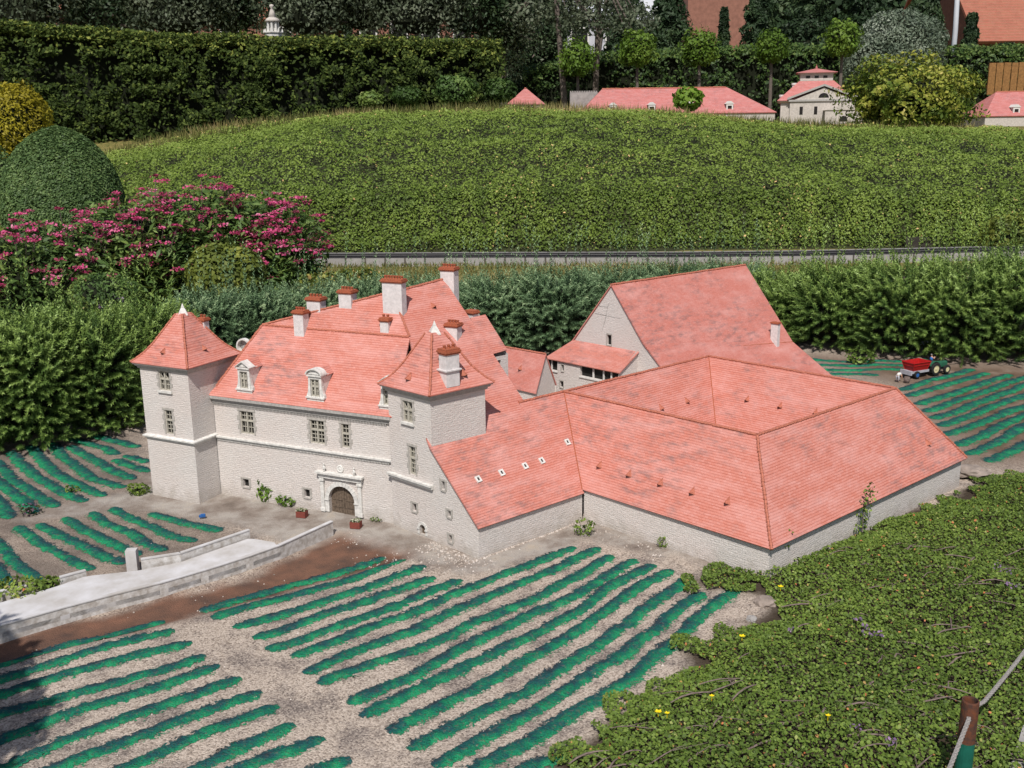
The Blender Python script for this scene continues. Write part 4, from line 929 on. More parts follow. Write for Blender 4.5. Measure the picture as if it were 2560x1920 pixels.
# pale chips scattered over the fields and along the lean-to wall
n = 600; px = RNG.uniform(-400, 2300, n); py = RNG.uniform(1330, 1990, n); P = np.array([G(a, b_) for a, b_ in zip(px, py)])
k = (sdf(veg_poly, P[:, 0], P[:, 1]) < -.03); P = P[k]
ex = []
for a, b_, cnt in ((RT2, gE, 420), (gE, o1, 500), (o1, Rg(L1 * .8, -wv), 120)):
    tt = RNG.random(cnt)[:, None]; nn = np.array([U(-135)]) * (.012 + np.abs(RNG.normal(0, .05, cnt)))[:, None]; ex.append(A3(a) * (1 - tt) + A3(b_) * tt + nn)
for cx_, cy_, sd, cnt in ((860, 1340, 30, 30), (960, 1392, 30, 50), (1150, 1405, 60, 160), (520, 1470, 60, 12)):
    ex.append(np.array([G(cx_ + RNG.normal(0, sd), cy_ + RNG.normal(0, sd * .3)) for _ in range(cnt)]))
P = np.concatenate([P] + ex); P[:, 2] = ground_z(P[:, 0], P[:, 1]) + .002
sz = (.002 + .003 * RNG.random(len(P)) ** 3)[:, None, None]
tet = np.array([[-1, -.7, -.5], [1, -.6, -.5], [.1, 1, -.5], [0, 0, .8]]); V = P[:, None] + (tet[None] * (.7 + .6 * RNG.random((len(P), 4, 3)))) * sz
ff = np.array([[0, 1, 3], [1, 2, 3], [2, 0, 3]]); Fq = (np.arange(len(P))[:, None, None] * 4 + ff[None]).reshape(-1, 3)
tag(np_mesh('stone_chips', V.reshape(-1, 3), Fq, 'chips', rnd=np.repeat(RNG.random(len(P)), 3)), 'pale stone chips scattered over the fields and along the lean-to wall', 'gravel', kind='stuff')

# ------------------------------------------------------------------ bridge
BR = thing('bridge', 'white low walled bridge leading up to the château gate', 'bridge', G(600, 1420))
def strip_wall(top, name, h, th, parent, mat='stone', zb=-.02, cap=True):
    P = [G(x, y, h) for x, y in top]; m = MB(); mc = MB()
    for a, b in zip(P, P[1:]):
        fr = Frame(A3(a), A3(b - a)); l = np.linalg.norm(A3(b - a)); m.obox(fr, 0, l, zb, h - .004, -th, 0)
        mc.obox(fr, 0, l, h - .0039, h, -th - .002, .002)
    o = m.build(name, mat, parent)
    if cap: mc.build('coping', 'white', o)
    return o
near = a9((-400, 1450), (0, 1345), (400, 1232), (720, 1148), (1030, 1072), (1330, 985), (1600, 900), (1800, 830), (2140, 675))
strip_wall(near, 'parapet', .046, .012, BR, 'parapet_stone', -.03)
strip_wall(a9((905, 920), (1160, 880), (1605, 730)), 'parapet', .05, .010, BR, 'parapet_stone'); strip_wall(a9((-200, 1190), (0, 1125), (220, 1080)), 'parapet', .04, .010, BR, 'parapet_stone'); strip_wall(a9((385, 1035), (552, 990)), 'parapet', .038, .010, BR, 'parapet_stone')
m = MB(); a_ = G(*a9((858, 985))[0]); m.obox(Frame(a_, U(5)), -.019, .019, -.02, .078, -.016, .016); m.build('post', 'white', BR)
dz = .018; nearg = [G(x, y, .046) * [1, 1, 0] + [0, 0, dz] for x, y in near[:-1]]
far_ = [G(x, y, dz) for x, y in a9((-400, 1290), (0, 1200), (350, 1100), (550, 1030), (900, 992), (1160, 940), (1605, 785), (1765, 812))]
m = MB(); ts_ = np.linspace(0, 1, 40)
def resamp(P, k):
    P = np.array(P); s = np.concatenate([[0], np.cumsum(np.linalg.norm(np.diff(P, axis=0), axis=1))]); q = np.linspace(0, s[-1], k); return np.stack([np.interp(q, s, P[:, i]) for i in range(3)], 1)
A_, B_ = resamp(nearg, 40), resamp(far_, 40)
for i in range(39): m.face([A_[i], A_[i + 1], B_[i + 1], B_[i]])
m.build('deck', 'white', BR, solid=.016)

# ------------------------------------------------------------------ planters, litter, rocks
def planter(loc, ang, label):
    t_ = thing('planter', label, 'planter', loc, 'red brown planters by the gate'); fr = Frame(loc, U(ang)); w_, d_, h_ = .042, .03, .022; m = MB(); o_ = .0025
    for q in ((-w_ / 2, w_ / 2, d_ / 2 - o_, d_ / 2), (-w_ / 2, w_ / 2, -d_ / 2, -d_ / 2 + o_), (-w_ / 2, -w_ / 2 + o_, -d_ / 2 + o_, d_ / 2 - o_), (w_ / 2 - o_, w_ / 2, -d_ / 2 + o_, d_ / 2 - o_)): m.obox(fr, q[0], q[1], -.004, h_, q[2], q[3])
    m.build('trough', 'planter', t_); m = MB(); m.face([fr.pt(-w_ / 2 + o_, h_ - .004, d_ / 2 - o_), fr.pt(w_ / 2 - o_, h_ - .004, d_ / 2 - o_), fr.pt(w_ / 2 - o_, h_ - .004, -d_ / 2 + o_), fr.pt(-w_ / 2 + o_, h_ - .004, -d_ / 2 + o_)]); m.build('earth', 'dark', t_)
    k = 170; P = np.array([fr.pt(RNG.uniform(-.46, .46) * w_, h_ + .001 + .008 * RNG.random(), RNG.uniform(-.46, .46) * d_) for _ in range(k)]); V, Fq = leaf_geo(P, np.tile([0, 0, 1.], (k, 1)), .0062, .7, .7)
    np_mesh('flowers', V, Fq, 'whiteflow', t_, rnd=RNG.random(k)); return t_
planter(G(*fx(1245, 1628)), -14, 'red brown flower trough left of the gate')
planter(G(890, 1316), -14, 'red brown flower trough right of the gate, at the bridge wall end')
m = MB(); p_ = G(506, 1292); m.obox(Frame(p_, U(12)), -.013, .013, 0, .008, -.007, .007); m.obox(Frame(p_, U(12)), -.006, .012, .008, .012, -.005, .005); tag(m.build('litter', 'blue', loc=p_), 'small blue piece of litter lying on the forecourt', 'litter')
def rock(c, r, label, mat='rock', seed=0, grp=None):
    bm = bmesh.new(); bmesh.ops.create_icosphere(bm, subdivisions=3, radius=1)
    co = np.array([v.co[:] for v in bm.verts]); d_ = 1 + .55 * (vnoise(co[:, 0] + co[:, 2], co[:, 1] - co[:, 2], .6, seed) - .5) + .25 * (vnoise(co[:, 0] - co[:, 2] * 2, co[:, 1], .25, seed + 1) - .5)
    for v, k in zip(bm.verts, d_): v.co = Vector((v.co.x * k * r[0], v.co.y * k * r[1], max(v.co.z * k * r[2], -r[2] * .5)))
    me = bpy.data.meshes.new('rock'); bm.to_mesh(me); bm.free(); me.materials.append(M[mat]); o = bpy.data.objects.new('rock', me); C.objects.link(o); o.location = tuple(c); tag(o, label, 'rock', grp); return o
rock(G(1912, 1508), (.035, .03, .022), 'pale rock at the gravel field end, among the creeping leaves', seed=3)
rock(G(2425, 1180, .02), (.085, .05, .03), 'flat brown rock slab at the barn back corner', seed=9)
rock(G(1880, 1548), (.016, .02, .012), 'small dark stone below the pale rock', 'concrete', 12)

# ------------------------------------------------------------------ tractor, trailer and the little people
def wheel(c, axis, r, w_, parent, rim='rim'):
    m = MB(); m.lathe(c - axis * w_ / 2, [(r * .62, 0), (r * .9, 0), (r, w_ * .15), (r, w_ * .85), (r * .9, w_), (r * .62, w_)], 18, axis, caps=False)
    for k in range(14):
        a = 2 * math.pi * k / 14; x = nrm(np.cross(axis, [0, 0, 1.])); d_ = x * math.cos(a) + np.array([0, 0, 1.]) * math.sin(a); tt = np.cross(axis, d_)
        q = c + d_ * r * .98; m.box8([q + axis * sx * w_ * .45 + tt * sy * r * .06 + d_ * sz * r * .05 for sz in (-1, 1) for sx, sy in ((-1, -1), (1, -1), (1, 1), (-1, 1))])
    o = m.build('wheel', 'rubber', parent); m = MB()
    m.lathe(c - axis * w_ * .36, [(r * .1, 0), (r * .3, w_ * .05), (r * .62, 0), (r * .62, w_ * .72), (r * .3, w_ * .67), (r * .1, w_ * .8), (.0004, w_ * .8)], 16, axis); m.build('rim', rim, o); return o
def skin_person(name, label, loc, ang, joints, edges, radii, clothes, mat='skin'):
    """one skinned body from joints; clothing pieces are children"""
    me = bpy.data.meshes.new(name); fr = Frame(loc, U(ang)); me.from_pydata([tuple(fr.u * a + fr.n * b * -1 + np.array([0, 0, c])) for a, b, c in joints], edges, []); o = bpy.data.objects.new(name, me); C.objects.link(o); o.location = tuple(loc)
    md = o.modifiers.new('skin', 'SKIN')
    for i, r in enumerate(radii): me.skin_vertices[0].data[i].radius = (r, r)
    me.skin_vertices[0].data[0].use_root = True
    sb = o.modifiers.new('smooth', 'SUBSURF'); sb.levels = 1; sb.render_levels = 1; me.materials.append(M[mat]); tag(o, label, 'person', 'toy figures of the grape harvest')
    for nm, mt, pts, rr in clothes:
        m = MB(); m.tube([fr.u * a - fr.n * b + np.array([0, 0, c]) + np.array(loc) for a, b, c in pts], rr, 8); m.build(nm, mt, o, smooth=True)
    return o
tf = A3(G(2366, 933) - G(2337, 937.6)); td = nrm(tf); tang = math.degrees(math.atan2(td[1], td[0])); TP = A3(G(2337, 937.6)); fT = Frame(TP, td); wr_, wf_ = .040, .027; wb = np.linalg.norm(tf) * 1.0
TR = thing('tractor', 'green toy tractor with cream wheel rims, hitched before the red trailer', 'tractor', TP); P_ = fT.pt
for o_ in (0, -.072): wheel(P_(0, wr_, o_), fT.n, wr_, .022, TR); wheel(P_(wb, wf_, o_), fT.n, wf_, .016, TR)
m = MB(); m.obox(fT, .022, wb + .028, .04, .068, -.049, -.023)
q = [P_(.022, .068, -.023), P_(wb + .028, .066, -.025), P_(wb + .028, .066, -.047), P_(.022, .068, -.049), P_(.022, .078, -.027), P_(wb + .024, .074, -.029), P_(wb + .024, .074, -.043), P_(.022, .078, -.045)]; m.box8(q); m.build('bonnet', 'tgreen', TR)
m = MB(); m.obox(fT, -.02, .03, .03, .05, -.05, -.022); m.obox(fT, .02, wb + .005, .02, .04, -.043, -.029); m.obox(fT, wb - .004, wb + .004, .022, .03, -.064, -.008); m.build('chassis', 'rubber', TR)
for o_ in (-.012, -.085):
    m = MB(); 
    pts = [P_(wr_ * 1.12 * math.cos(a), wr_ + wr_ * 1.12 * math.sin(a), o_ + .012) for a in np.linspace(.3, 2.7, 8)]
    for a, b_ in zip(pts, pts[1:]): m.box8([a, b_, b_ - fT.n * .024, a - fT.n * .024, a + [0, 0, .003], b_ + [0, 0, .003], b_ - fT.n * .024 + [0, 0, .003], a - fT.n * .024 + [0, 0, .003]])
    m.build('mudguard', 'tgreen', TR)
m = MB(); m.obox(fT, -.012, .012, .05, .078, -.046, -.026); m.obox(fT, -.018, -.012, .06, .096, -.046, -.026); m.build('seat', 'rubber', TR)
m = MB(); m.tube([P_(.034, .07, -.036), P_(.020, .108, -.036)], .0015, 6); m.lathe(P_(.020, .108, -.036), [(.0085, -.001), (.011, 0), (.0085, .001)], 12, nrm(P_(.020, .108, -.036) - P_(.034, .07, -.036))); m.build('steering_wheel', 'rubber', TR)
m = MB(); m.tube([P_(wb - .005, .07, -.036), P_(wb - .005, .098, -.036)], .0022, 7); m.build('exhaust', 'steel', TR)
skin_person('person', 'toy driver in a blue shirt seated on the green tractor', P_(-.002, .084, -.036), tang,
    [(0, 0, 0), (0, 0, .014), (0, 0, .026), (0, 0, .031), (.001, 0, .040), (.004, .011, .024), (.010, .013, .016), (.019, .009, .030), (.004, -.011, .024), (.010, -.013, .016), (.019, -.009, .030), (.014, .006, .001), (.020, .006, -.014), (.014, -.006, .001), (.020, -.006, -.014)],
    [(0, 1), (1, 2), (2, 3), (3, 4), (2, 5), (5, 6), (6, 7), (2, 8), (8, 9), (9, 10), (0, 11), (11, 12), (0, 13), (13, 14)], [.007, .0075, .006, .0028, .006, .0034, .003, .0024, .0034, .003, .0024, .0042, .0032, .0042, .0032],
    [('shirt', 'blue', [(0, 0, .001), (0, 0, .012), (0, 0, .022), (0, 0, .028)], [.0095, .0102, .0105, .005]), ('trousers', 'dark', [(0, .006, .0), (.015, .0065, .001), (.021, .0065, -.013)], [.0056, .0052, .0042]), ('trousers', 'dark', [(0, -.006, .0), (.015, -.0065, .001), (.021, -.0065, -.013)], [.0056, .0052, .0042]),
     ('hair', 'rope', [(-.002, 0, .040), (-.001, 0, .046)], [.0062, .0045])])
TL = thing('trailer', 'bright red toy tipping trailer with a pale chassis behind the tractor', 'trailer', P_(-.12, 0, -.036)); T0, T1 = -.20, -.06; q = P_
m = MB(); bt = [P_(T0 + .012, .045, -.002), P_(T1 - .012, .045, -.002), P_(T1 - .012, .045, -.07), P_(T0 + .012, .045, -.07)]; tp = [P_(T0 - .004, .097, .012), P_(T1 + .004, .097, .012), P_(T1 + .004, .097, -.084), P_(T0 - .004, .097, -.084)]
ib = [P_(T0 + .016, .049, -.006), P_(T1 - .016, .049, -.006), P_(T1 - .016, .049, -.066), P_(T0 + .016, .049, -.066)]; it = [P_(T0, .097, .008), P_(T1, .097, .008), P_(T1, .097, -.080), P_(T0, .097, -.080)]
m.face(bt[::-1]); m.face(ib)
for i in range(4):
    j = (i + 1) % 4; m.face([bt[i], bt[j], tp[j], tp[i]]); m.face([ib[j], ib[i], it[i], it[j]]); m.face([tp[i], tp[j], it[j], it[i]])
m.build('hopper', 'red', TL); m = MB()
for i in range(4):
    j = (i + 1) % 4; a, b_ = bt[i] * .35 + tp[i] * .65, bt[j] * .35 + tp[j] * .65; m.tube([a, b_], .0028, 6); m.tube([tp[i], tp[j]], .003, 6)
for i in range(4): m.tube([bt[i], tp[i]], .0026, 6)
m.build('rail', 'red', TL); m = MB(); m.obox(fT, T0 - .01, T1 + .004, .030, .045, -.074, .002); m.obox(fT, T0 - .018, T0 - .008, .022, .048, -.08, .008); m.build('chassis', 'silver', TL)
m = MB(); m.tube([P_(T1, .036, -.036), P_(-.03, .036, -.036)], .003, 6); m.build('drawbar', 'steel', TL)
for s in (T0 + .035,):
    for o_ in (.008, -.080): wheel(P_(s, .022, o_), fT.n, .022, .014, TL, 'blue')
pl = G(2243, 953)
skin_person('person', 'toy grape picker in a white shirt bending down behind the red trailer', pl, tang,
    [(0, 0, .036), (.010, 0, .043), (.022, 0, .043), (.026, 0, .041), (.033, 0, .037), (.022, .010, .038), (.026, .012, .024), (.031, .008, .012), (.022, -.010, .038), (.026, -.012, .024), (.031, -.008, .012), (0, .006, .034), (.004, .008, .018), (0, .008, .002), (.007, .008, .001), (0, -.006, .034), (.004, -.008, .018), (0, -.008, .002), (.007, -.008, .001)],
    [(0, 1), (1, 2), (2, 3), (3, 4), (2, 5), (5, 6), (6, 7), (2, 8), (8, 9), (9, 10), (0, 11), (11, 12), (12, 13), (13, 14), (0, 15), (15, 16), (16, 17), (17, 18)], [.0075, .0075, .0065, .003, .0058, .0035, .003, .0024, .0035, .003, .0024, .005, .004, .0028, .0026, .005, .004, .0028, .0026],
    [('shirt', 'trim', [(-.001, 0, .036), (.010, 0, .044), (.022, 0, .044), (.025, 0, .042)], [.0098, .0108, .010, .005]), ('trousers', 'silver', [(-.001, .006, .036), (.004, .008, .018), (0, .008, .004)], [.007, .0055, .0045]), ('trousers', 'silver', [(-.001, -.006, .036), (.004, -.008, .018), (0, -.008, .004)], [.007, .0055, .0045]), ('hair', 'twig', [(.033, 0, .039), (.037, 0, .040)], [.0058, .004])])
m = MB(); b_ = G(2267, 955); m.lathe(b_, [(.014, 0), (.019, .012), (.019, .024), (.016, .034), (.0145, .034), (.016, .02), (.001, .018)], 16); tag(m.build('grape_basket', 'twig', loc=b_), 'brown round grape basket beside the bending picker', 'basket')

# ------------------------------------------------------------------ model railway behind the fir shrubs
ty = 12.75; TRK = thing('railway_track', 'dark model railway track on a grey kerb at the foot of the bank', 'track', (0, ty, 0))
def trk(px, py): return G(px, py, .10)
tp_ = resamp([trk(x, y) for x, y in ((560, 652), (760, 644), (1200, 642), (1700, 641), (2000, 638), (2300, 632), (2600, 625), (2900, 615))], 140)
tn = np.zeros_like(tp_); dd = np.gradient(tp_, axis=0); tn[:, 0], tn[:, 1] = dd[:, 1], -dd[:, 0]; tn = unit(tn)          # towards the viewer
mk, t, b = newmat('kerb blocks'); uv = t.nodes.new('ShaderNodeUVMap').outputs[0]
br = N(t, 'ShaderNodeTexBrick', Scale=1.); L(t, uv, br.inputs['Vector']); br.offset = 0
for k_, v_ in (('Brick Width', .235), ('Row Height', .3), ('Mortar Size', .011), ('Color1', (.30, .285, .275, 1)), ('Color2', (.36, .345, .33, 1)), ('Mortar', (.07, .06, .05, 1))): br.inputs[k_].default_value = v_
L(t, mixc(t, gray(t, noise(t, coords(t), 14), .35, .7), mixc(t, .4, br.outputs[0], (.2, .18, .16)), br.outputs[0]), b.inputs['Base Color']); b.inputs['Roughness'].default_value = .95; M['kerbm'] = mk
m = MB(); cum = 0.
for i in range(len(tp_) - 1):
    a, b_ = tp_[i], tp_[i + 1]; w0, w1 = .02, -.55; ln = np.linalg.norm(b_ - a); zd, zu = np.array([0, 0, -.16]), np.array([0, 0, -.01]); c0, c1 = cum, cum + ln; cum = c1
    A0, B0, A1, B1 = a + tn[i] * w0, b_ + tn[i + 1] * w0, a + tn[i] * w1, b_ + tn[i + 1] * w1
    m.face([A0 + zd, B0 + zd, B0 + zu, A0 + zu], [(c0, .02), (c1, .02), (c1, .17), (c0, .17)]); m.face([A0 + zu, B0 + zu, B1 + zu, A1 + zu], [(c0, .32), (c1, .32), (c1, .58), (c0, .58)])
m.build('kerb', 'kerbm', TRK, merge='keep')
for off in (-.05, -.22):
    m = MB(); m.tube([p + tn[i] * off + [0, 0, .014] for i, p in enumerate(tp_)], .011, 5); m.build('rail', 'steel', TRK)
m = MB()
for i in range(0, len(tp_) - 1):
    for f_ in (0, .33, .66):
        p = tp_[i] * (1 - f_) + tp_[i + 1] * f_; d_ = nrm(tp_[i + 1] - tp_[i]); n_ = tn[i]
        m.box8([p + d_ * sx * .014 + n_ * o_ + [0, 0, z] for z in (-.009, .004) for sx, o_ in ((-1, .01), (1, .01), (1, -.28), (-1, -.28))])
m.build('sleepers', 'steel', TRK)

# ------------------------------------------------------------------ bank (mound) under ground cover
crest_px = [(-500, 365), (0, 355), (230, 340), (480, 286), (800, 258), (1100, 246), (1440, 257), (1680, 282), (2212, 292), (2700, 300)]
cr_pts = np.array([DY(a * 1.15732, b_ * 1.15732, 18.5) for a, b_ in crest_px])
def mound_z(x, y):
    yb = np.interp(x, [-7, -5, -3.2, -2.2, 3, 5.2, 6.4], [11.0, 11.3, 12.6, 13.1, 13.1, 13.0, 12.6]); zc = np.interp(x, cr_pts[:, 0], cr_pts[:, 2])
    t_ = np.clip((y - yb) / (18.5 - yb), 0, 1); f_ = .30 * sstep(0, .075, t_) + .70 * np.sin(t_ * math.pi / 2) ** 1.05
    lowk = np.interp(x, [-5, -3.2], [0, 1]); f2 = t_ ** .9
    f_ = f_ * lowk + f2 * (1 - lowk)
    return np.where(y > yb, zc * f_, -.05) - .10 * np.clip(y - 18.5, 0, 4) / 4
xs = np.concatenate([np.linspace(-26, -9.3, 14), np.arange(-9, 8.5, .16), np.linspace(8.8, 26, 14)]); ys = np.arange(10.9, 26.2, .13)
GX, GY = np.meshgrid(xs, ys); x_, y_ = GX.ravel(), GY.ravel(); z_ = mound_z(x_, y_) + .05 * (vnoise(x_, y_, .5, 41) - .5)
ii = np.arange(len(xs) * len(ys)).reshape(len(ys), len(xs)); Fq = np.stack([ii[:-1, :-1], ii[:-1, 1:], ii[1:, 1:], ii[1:, :-1]], -1).reshape(-1, 4)
M['humus'] = simple('leafy humus', (.035, .04, .014), 1, .5, 8, .3)
tag(np_mesh('mound', np.stack([x_, y_, z_], 1), Fq, 'humus', smooth=True), kind='structure')
n = 480000
x_ = RNG.uniform(-9.2, 8.6, n); y_ = 11.0 + (20.5 - 11.0) * RNG.random(n) ** 1.25
yb = np.interp(x_, [-7, -5, -3.2, -2.2, 3, 5.2, 6.4], [11.0, 11.3, 12.6, 13.1, 13.1, 13.0, 12.6]); k = y_ > yb - .02; x_, y_ = x_[k], y_[k]; yb = yb[k]
front = RNG.random(len(x_)) < .16; y_ = np.where(front, yb + RNG.random(len(x_)) * .5, y_)
c1 = vnoise(x_, y_, .55, 43); c2 = vnoise(x_, y_, .17, 44); c3 = vnoise(x_, y_, 1.7, 45)
c2 = .6 * c2 + .4 * vnoise(x_, y_, .085, 46); hgt = (.02 + .12 * c1 + .20 * c2 * RNG.random(len(x_)) ** .35) * (1 - .45 * sstep(15.5, 18.5, y_))
zz = mound_z(x_, y_) + hgt * np.where(front, RNG.random(len(x_)) * 1.2, 1)
e = .05; gx_ = (mound_z(x_ + e, y_) - mound_z(x_ - e, y_)) / (2 * e); gy_ = (mound_z(x_, y_ + e) - mound_z(x_, y_ - e)) / (2 * e)
hm = lambda a, b_: .07 * vnoise(a, b_, .55, 43) + .13 * (.6 * vnoise(a, b_, .17, 44) + .4 * vnoise(a, b_, .085, 46)); ee = .03; cgx, cgy = (hm(x_ + ee, y_) - hm(x_ - ee, y_)) / (2 * ee), (hm(x_, y_ + ee) - hm(x_, y_ - ee)) / (2 * ee)
nn = unit(np.stack([-gx_ - .8 * cgx, -np.clip(gy_, -2, 2) - .25 - .8 * cgy, np.full(len(x_), 1.3)], 1))
kk = RNG.random(len(x_)) <   .55 + .45 * sstep(.26, .48, c2 + .25 * sstep(15, 18, y_)); x_, y_, zz, c1, c2, c3, front, nn = x_[kk], y_[kk], zz[kk], c1[kk], c2[kk], c3[kk], front[kk], nn[kk]
P = np.stack([x_, y_, zz], 1); crest = sstep(15.2, 18.8, y_)
V, Fq = leaf_geo(P, nn, .032, .62, .5, jit=.5)
rn = np.clip(-.06 + .58 * c2 + .24 * RNG.random(len(x_)) + .12 * c1 + .20 * crest, 0, .84); dry = RNG.random(len(x_)) < (.003 + .22 * sstep(.55, 1, crest) * (c3 > .45) + .035 * (vnoise(x_, y_, .9, 47) > .80)); rn = rn * (.92 + .16 * vnoise(x_, y_, 1.1, 48)); rn = np.where(dry, .88 + .12 * RNG.random(len(x_)), rn)
rn = np.where(sstep(17.4, 18.6, y_) * RNG.random(len(x_)) > .55, .8 + .2 * RNG.random(len(x_)), rn)
tag(np_mesh('ground_cover', V, Fq, 'mound', rnd=rn), 'dense low leafy ground cover over the whole bank', 'ground cover', kind='stuff')
# dry grass in front of the track and along the crest
n = 26000; x_ = RNG.uniform(-4.5, 4.2, n); y_ = RNG.uniform(8.8, 12.25, n); P = np.stack([x_, y_, ground_z(x_, y_) + .02], 1)
def blades(P, h, w_, rng=RNG, lean=.35):
    n = len(P); up = unit(np.stack([rng.normal(0, lean, n), rng.normal(0, lean, n), np.ones(n)], 1)); sd = unit(np.stack([rng.normal(size=n), rng.normal(size=n), np.zeros(n)], 1)); hh = (h * (.5 + rng.random(n)))[:, None]
    V = np.stack([P - sd * w_, P + sd * w_, P + up * hh], 1); return V.reshape(-1, 3), np.arange(n * 3).reshape(n, 3)
V, Fq = blades(P, .045, .007); tag(np_mesh('dry_grass', V, Fq, 'drygrass', rnd=np.clip(vnoise(x_, y_, .7, 51) * .8 + .3 * RNG.random(n), 0, 1)), 'dry yellow grass strip in front of the railway track', 'grass', kind='stuff')
n = 9000; x_ = RNG.uniform(-7, 8, n); y_ = RNG.uniform(17.6, 19.6, n); P = np.stack([x_, y_, mound_z(x_, y_) + .05], 1); V, Fq = blades(P, .16, .011); tag(np_mesh('crest_grass', V, Fq, 'drygrass', rnd=np.clip(vnoise(x_, y_, .9, 52) + .4 * RNG.random(n) - .2, 0, 1)), 'yellowing seed heads and grass along the crest of the bank', 'grass', kind='stuff')
# golden low shrubs beside the grass
for (px, py, y, rx, rz), lb in zip(((700, 612, 8.9, .30, .10), (775, 600, 9.2, .26, .09)), ('low golden shrub nearest the pink spireas, at the grass edge', 'low golden shrub behind the manor chimneys, at the grass edge')):
    c = DY(px * 1.15732, py * 1.15732, y); P, nn = shell_points(2600, [(c[0], y, c[2] - rz * .4, rx, rx * .8, rz * 1.3)]); V, Fq = leaf_geo(P, nn, .045); tag(np_mesh('low_shrub', V, Fq, 'golden_bush', loc=(c[0], y, 0), rnd=RNG.random(len(P))), lb, 'shrub', 'low golden shrubs at the grass edge')

# ------------------------------------------------------------------ plants: builders
def bush(name, label, cat, c, r, mat, n, size, group=None, nz=.2, spread=.7, aspect=.55, shell=.3, trunk=False, hexa=False, rnd_up=True, extra=(), cr=.80, parts_core='dark'):
    """leafy shrub: outer leaves on lumpy ellipsoids; a dark twiggy interior as a part"""
    blobs = [(c[0], c[1], c[2], *r)] + list(extra); base = (c[0], c[1], c[2] - r[2])
    P, nn = shell_points(n, blobs, shell=shell, nz=nz); V, Fq = leaf_geo(P, nn + [0, 0, .25], size, aspect, spread, hexa=hexa)
    rn = np.clip(.25 * RNG.random(len(P)) + .75 * vnoise(P[:, 0] + P[:, 2], P[:, 1] - P[:, 2], size * 3.2, 61) , 0, 1)
    o = np_mesh(name, V, Fq, mat, loc=base, rnd=rn); tag(o, label, cat, group)
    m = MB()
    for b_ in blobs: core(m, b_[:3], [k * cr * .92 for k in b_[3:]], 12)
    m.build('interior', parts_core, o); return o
def shoots(P, D, l, r, nn=22, rng=RNG, w_=.0043, ang=.85):
    """bottle-brush fir shoots: base points, directions, lengths; needles as thin triangles"""
    n = len(P); D = unit(D); a = unit(np.cross(D, rng.normal(size=(n, 3)))); b_ = np.cross(D, a)
    t_ = np.linspace(.02, 1, nn)[None, :, None]; th = (np.arange(nn) * 2.399)[None, :] + rng.random((n, 1)) * 6.28
    rad = a[:, None] * np.cos(th)[..., None] + b_[:, None] * np.sin(th)[..., None]; tan = -a[:, None] * np.sin(th)[..., None] + b_[:, None] * np.cos(th)[..., None]
    Lk = np.asarray(l)[:, None, None]; base = P[:, None] + D[:, None] * Lk * t_; nl = np.asarray(r)[:, None, None] * (1.05 - .45 * t_)
    tip = base + (rad * math.sin(ang) + D[:, None] * math.cos(ang)) * nl
    V = np.stack([base - tan * w_, base + tan * w_, tip], 2).reshape(-1, 3); return V, np.arange(n * nn * 3).reshape(-1, 3)
def fir(label, c, w_, d_, h, mat, n, ls=.15, group=None, leaders=4, rng=RNG, zb=0., nd=.02, nn=32):
    """young fir shrub: trunk, dark interior, many shoots; wide and round-topped"""
    base = np.array([c[0], c[1], zb]); o = None
    th = rng.uniform(0, 2 * math.pi, n); hz = rng.random(n) ** .8; prof = np.sqrt(np.clip(1 - np.clip((hz - .55) / .5, 0, 1) ** 2, .0, 1)) * (.92 + .16 * vnoise(th * 2, hz * 4, .5, 7)); dep = 1 - .35 * rng.random(n) ** 2
    P = np.stack([base[0] + np.cos(th) * w_ / 2 * prof * dep, base[1] + np.sin(th) * d_ / 2 * prof * dep, base[2] + .03 + hz * h * .95], 1)
    topk = np.clip((hz - .45) / .5, 0, 1); out = np.stack([np.cos(th) * (1 - .6 * topk), np.sin(th) * (1 - .6 * topk), .05 + .55 * topk + .25 * rng.random(n)], 1) + .34 * rng.normal(size=(n, 3))
    l = ls * (.55 + .7 * rng.random(n)) * (.75 + .6 * topk)
    kx = rng.uniform(-.36, .36, leaders) * w_; ky = rng.uniform(-.3, .3, leaders) * d_
    Lp = np.stack([base[0] + kx, base[1] + ky, np.full(leaders, base[2] + h * .93)], 1); Ld = np.stack([rng.normal(0, .13, leaders), rng.normal(0, .13, leaders), np.ones(leaders)], 1)
    P = np.concatenate([P - unit(out) * (l * .45)[:, None], Lp]); Dd = np.concatenate([out, Ld]); l = np.concatenate([l, ls * rng.uniform(1.5, 3.0, leaders)])
    V, Fq = shoots(P, Dd, l, np.full(len(P), nd * 1.45), nn, rng)
    rn = np.repeat(np.clip(.15 + .3 * rng.random(len(P)) + .45 * np.concatenate([topk, np.ones(leaders)]) * rng.random(len(P)) + .15 * vnoise(P[:, 0], P[:, 2], .2, 3), 0, 1), nn); tipb = np.tile(np.linspace(-.3, .28, nn), len(P))
    o = np_mesh('fir_shrub', V, Fq, mat, loc=base, rnd=np.clip(rn + tipb, 0, 1)); tag(o, label, 'fir shrub', group)
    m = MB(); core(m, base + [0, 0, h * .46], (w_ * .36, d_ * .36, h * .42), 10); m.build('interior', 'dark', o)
    m = MB(); m.tube([base - [0, 0, .05], base + [0, 0, h * .5], base + [.01, 0, h * .9]], [.03, .022, .008], 7); m.build('trunk', 'bark', o); return o
SX = 1.15732
def firrow(specs, mat, group, labels, n, **k):
    for (px, pb, pt, wpx, y), lb in zip(specs, labels):
        b_ = DY(px * SX, pb * SX, y); zt = DY(px * SX, pt * SX, y)[2]; w_ = wpx * SX / F * y * 1.05
        fir(lb, (b_[0], y, 0), w_, min(w_, .9) * .95, max(zt, .3), mat, n, group=group, zb=0., **k)
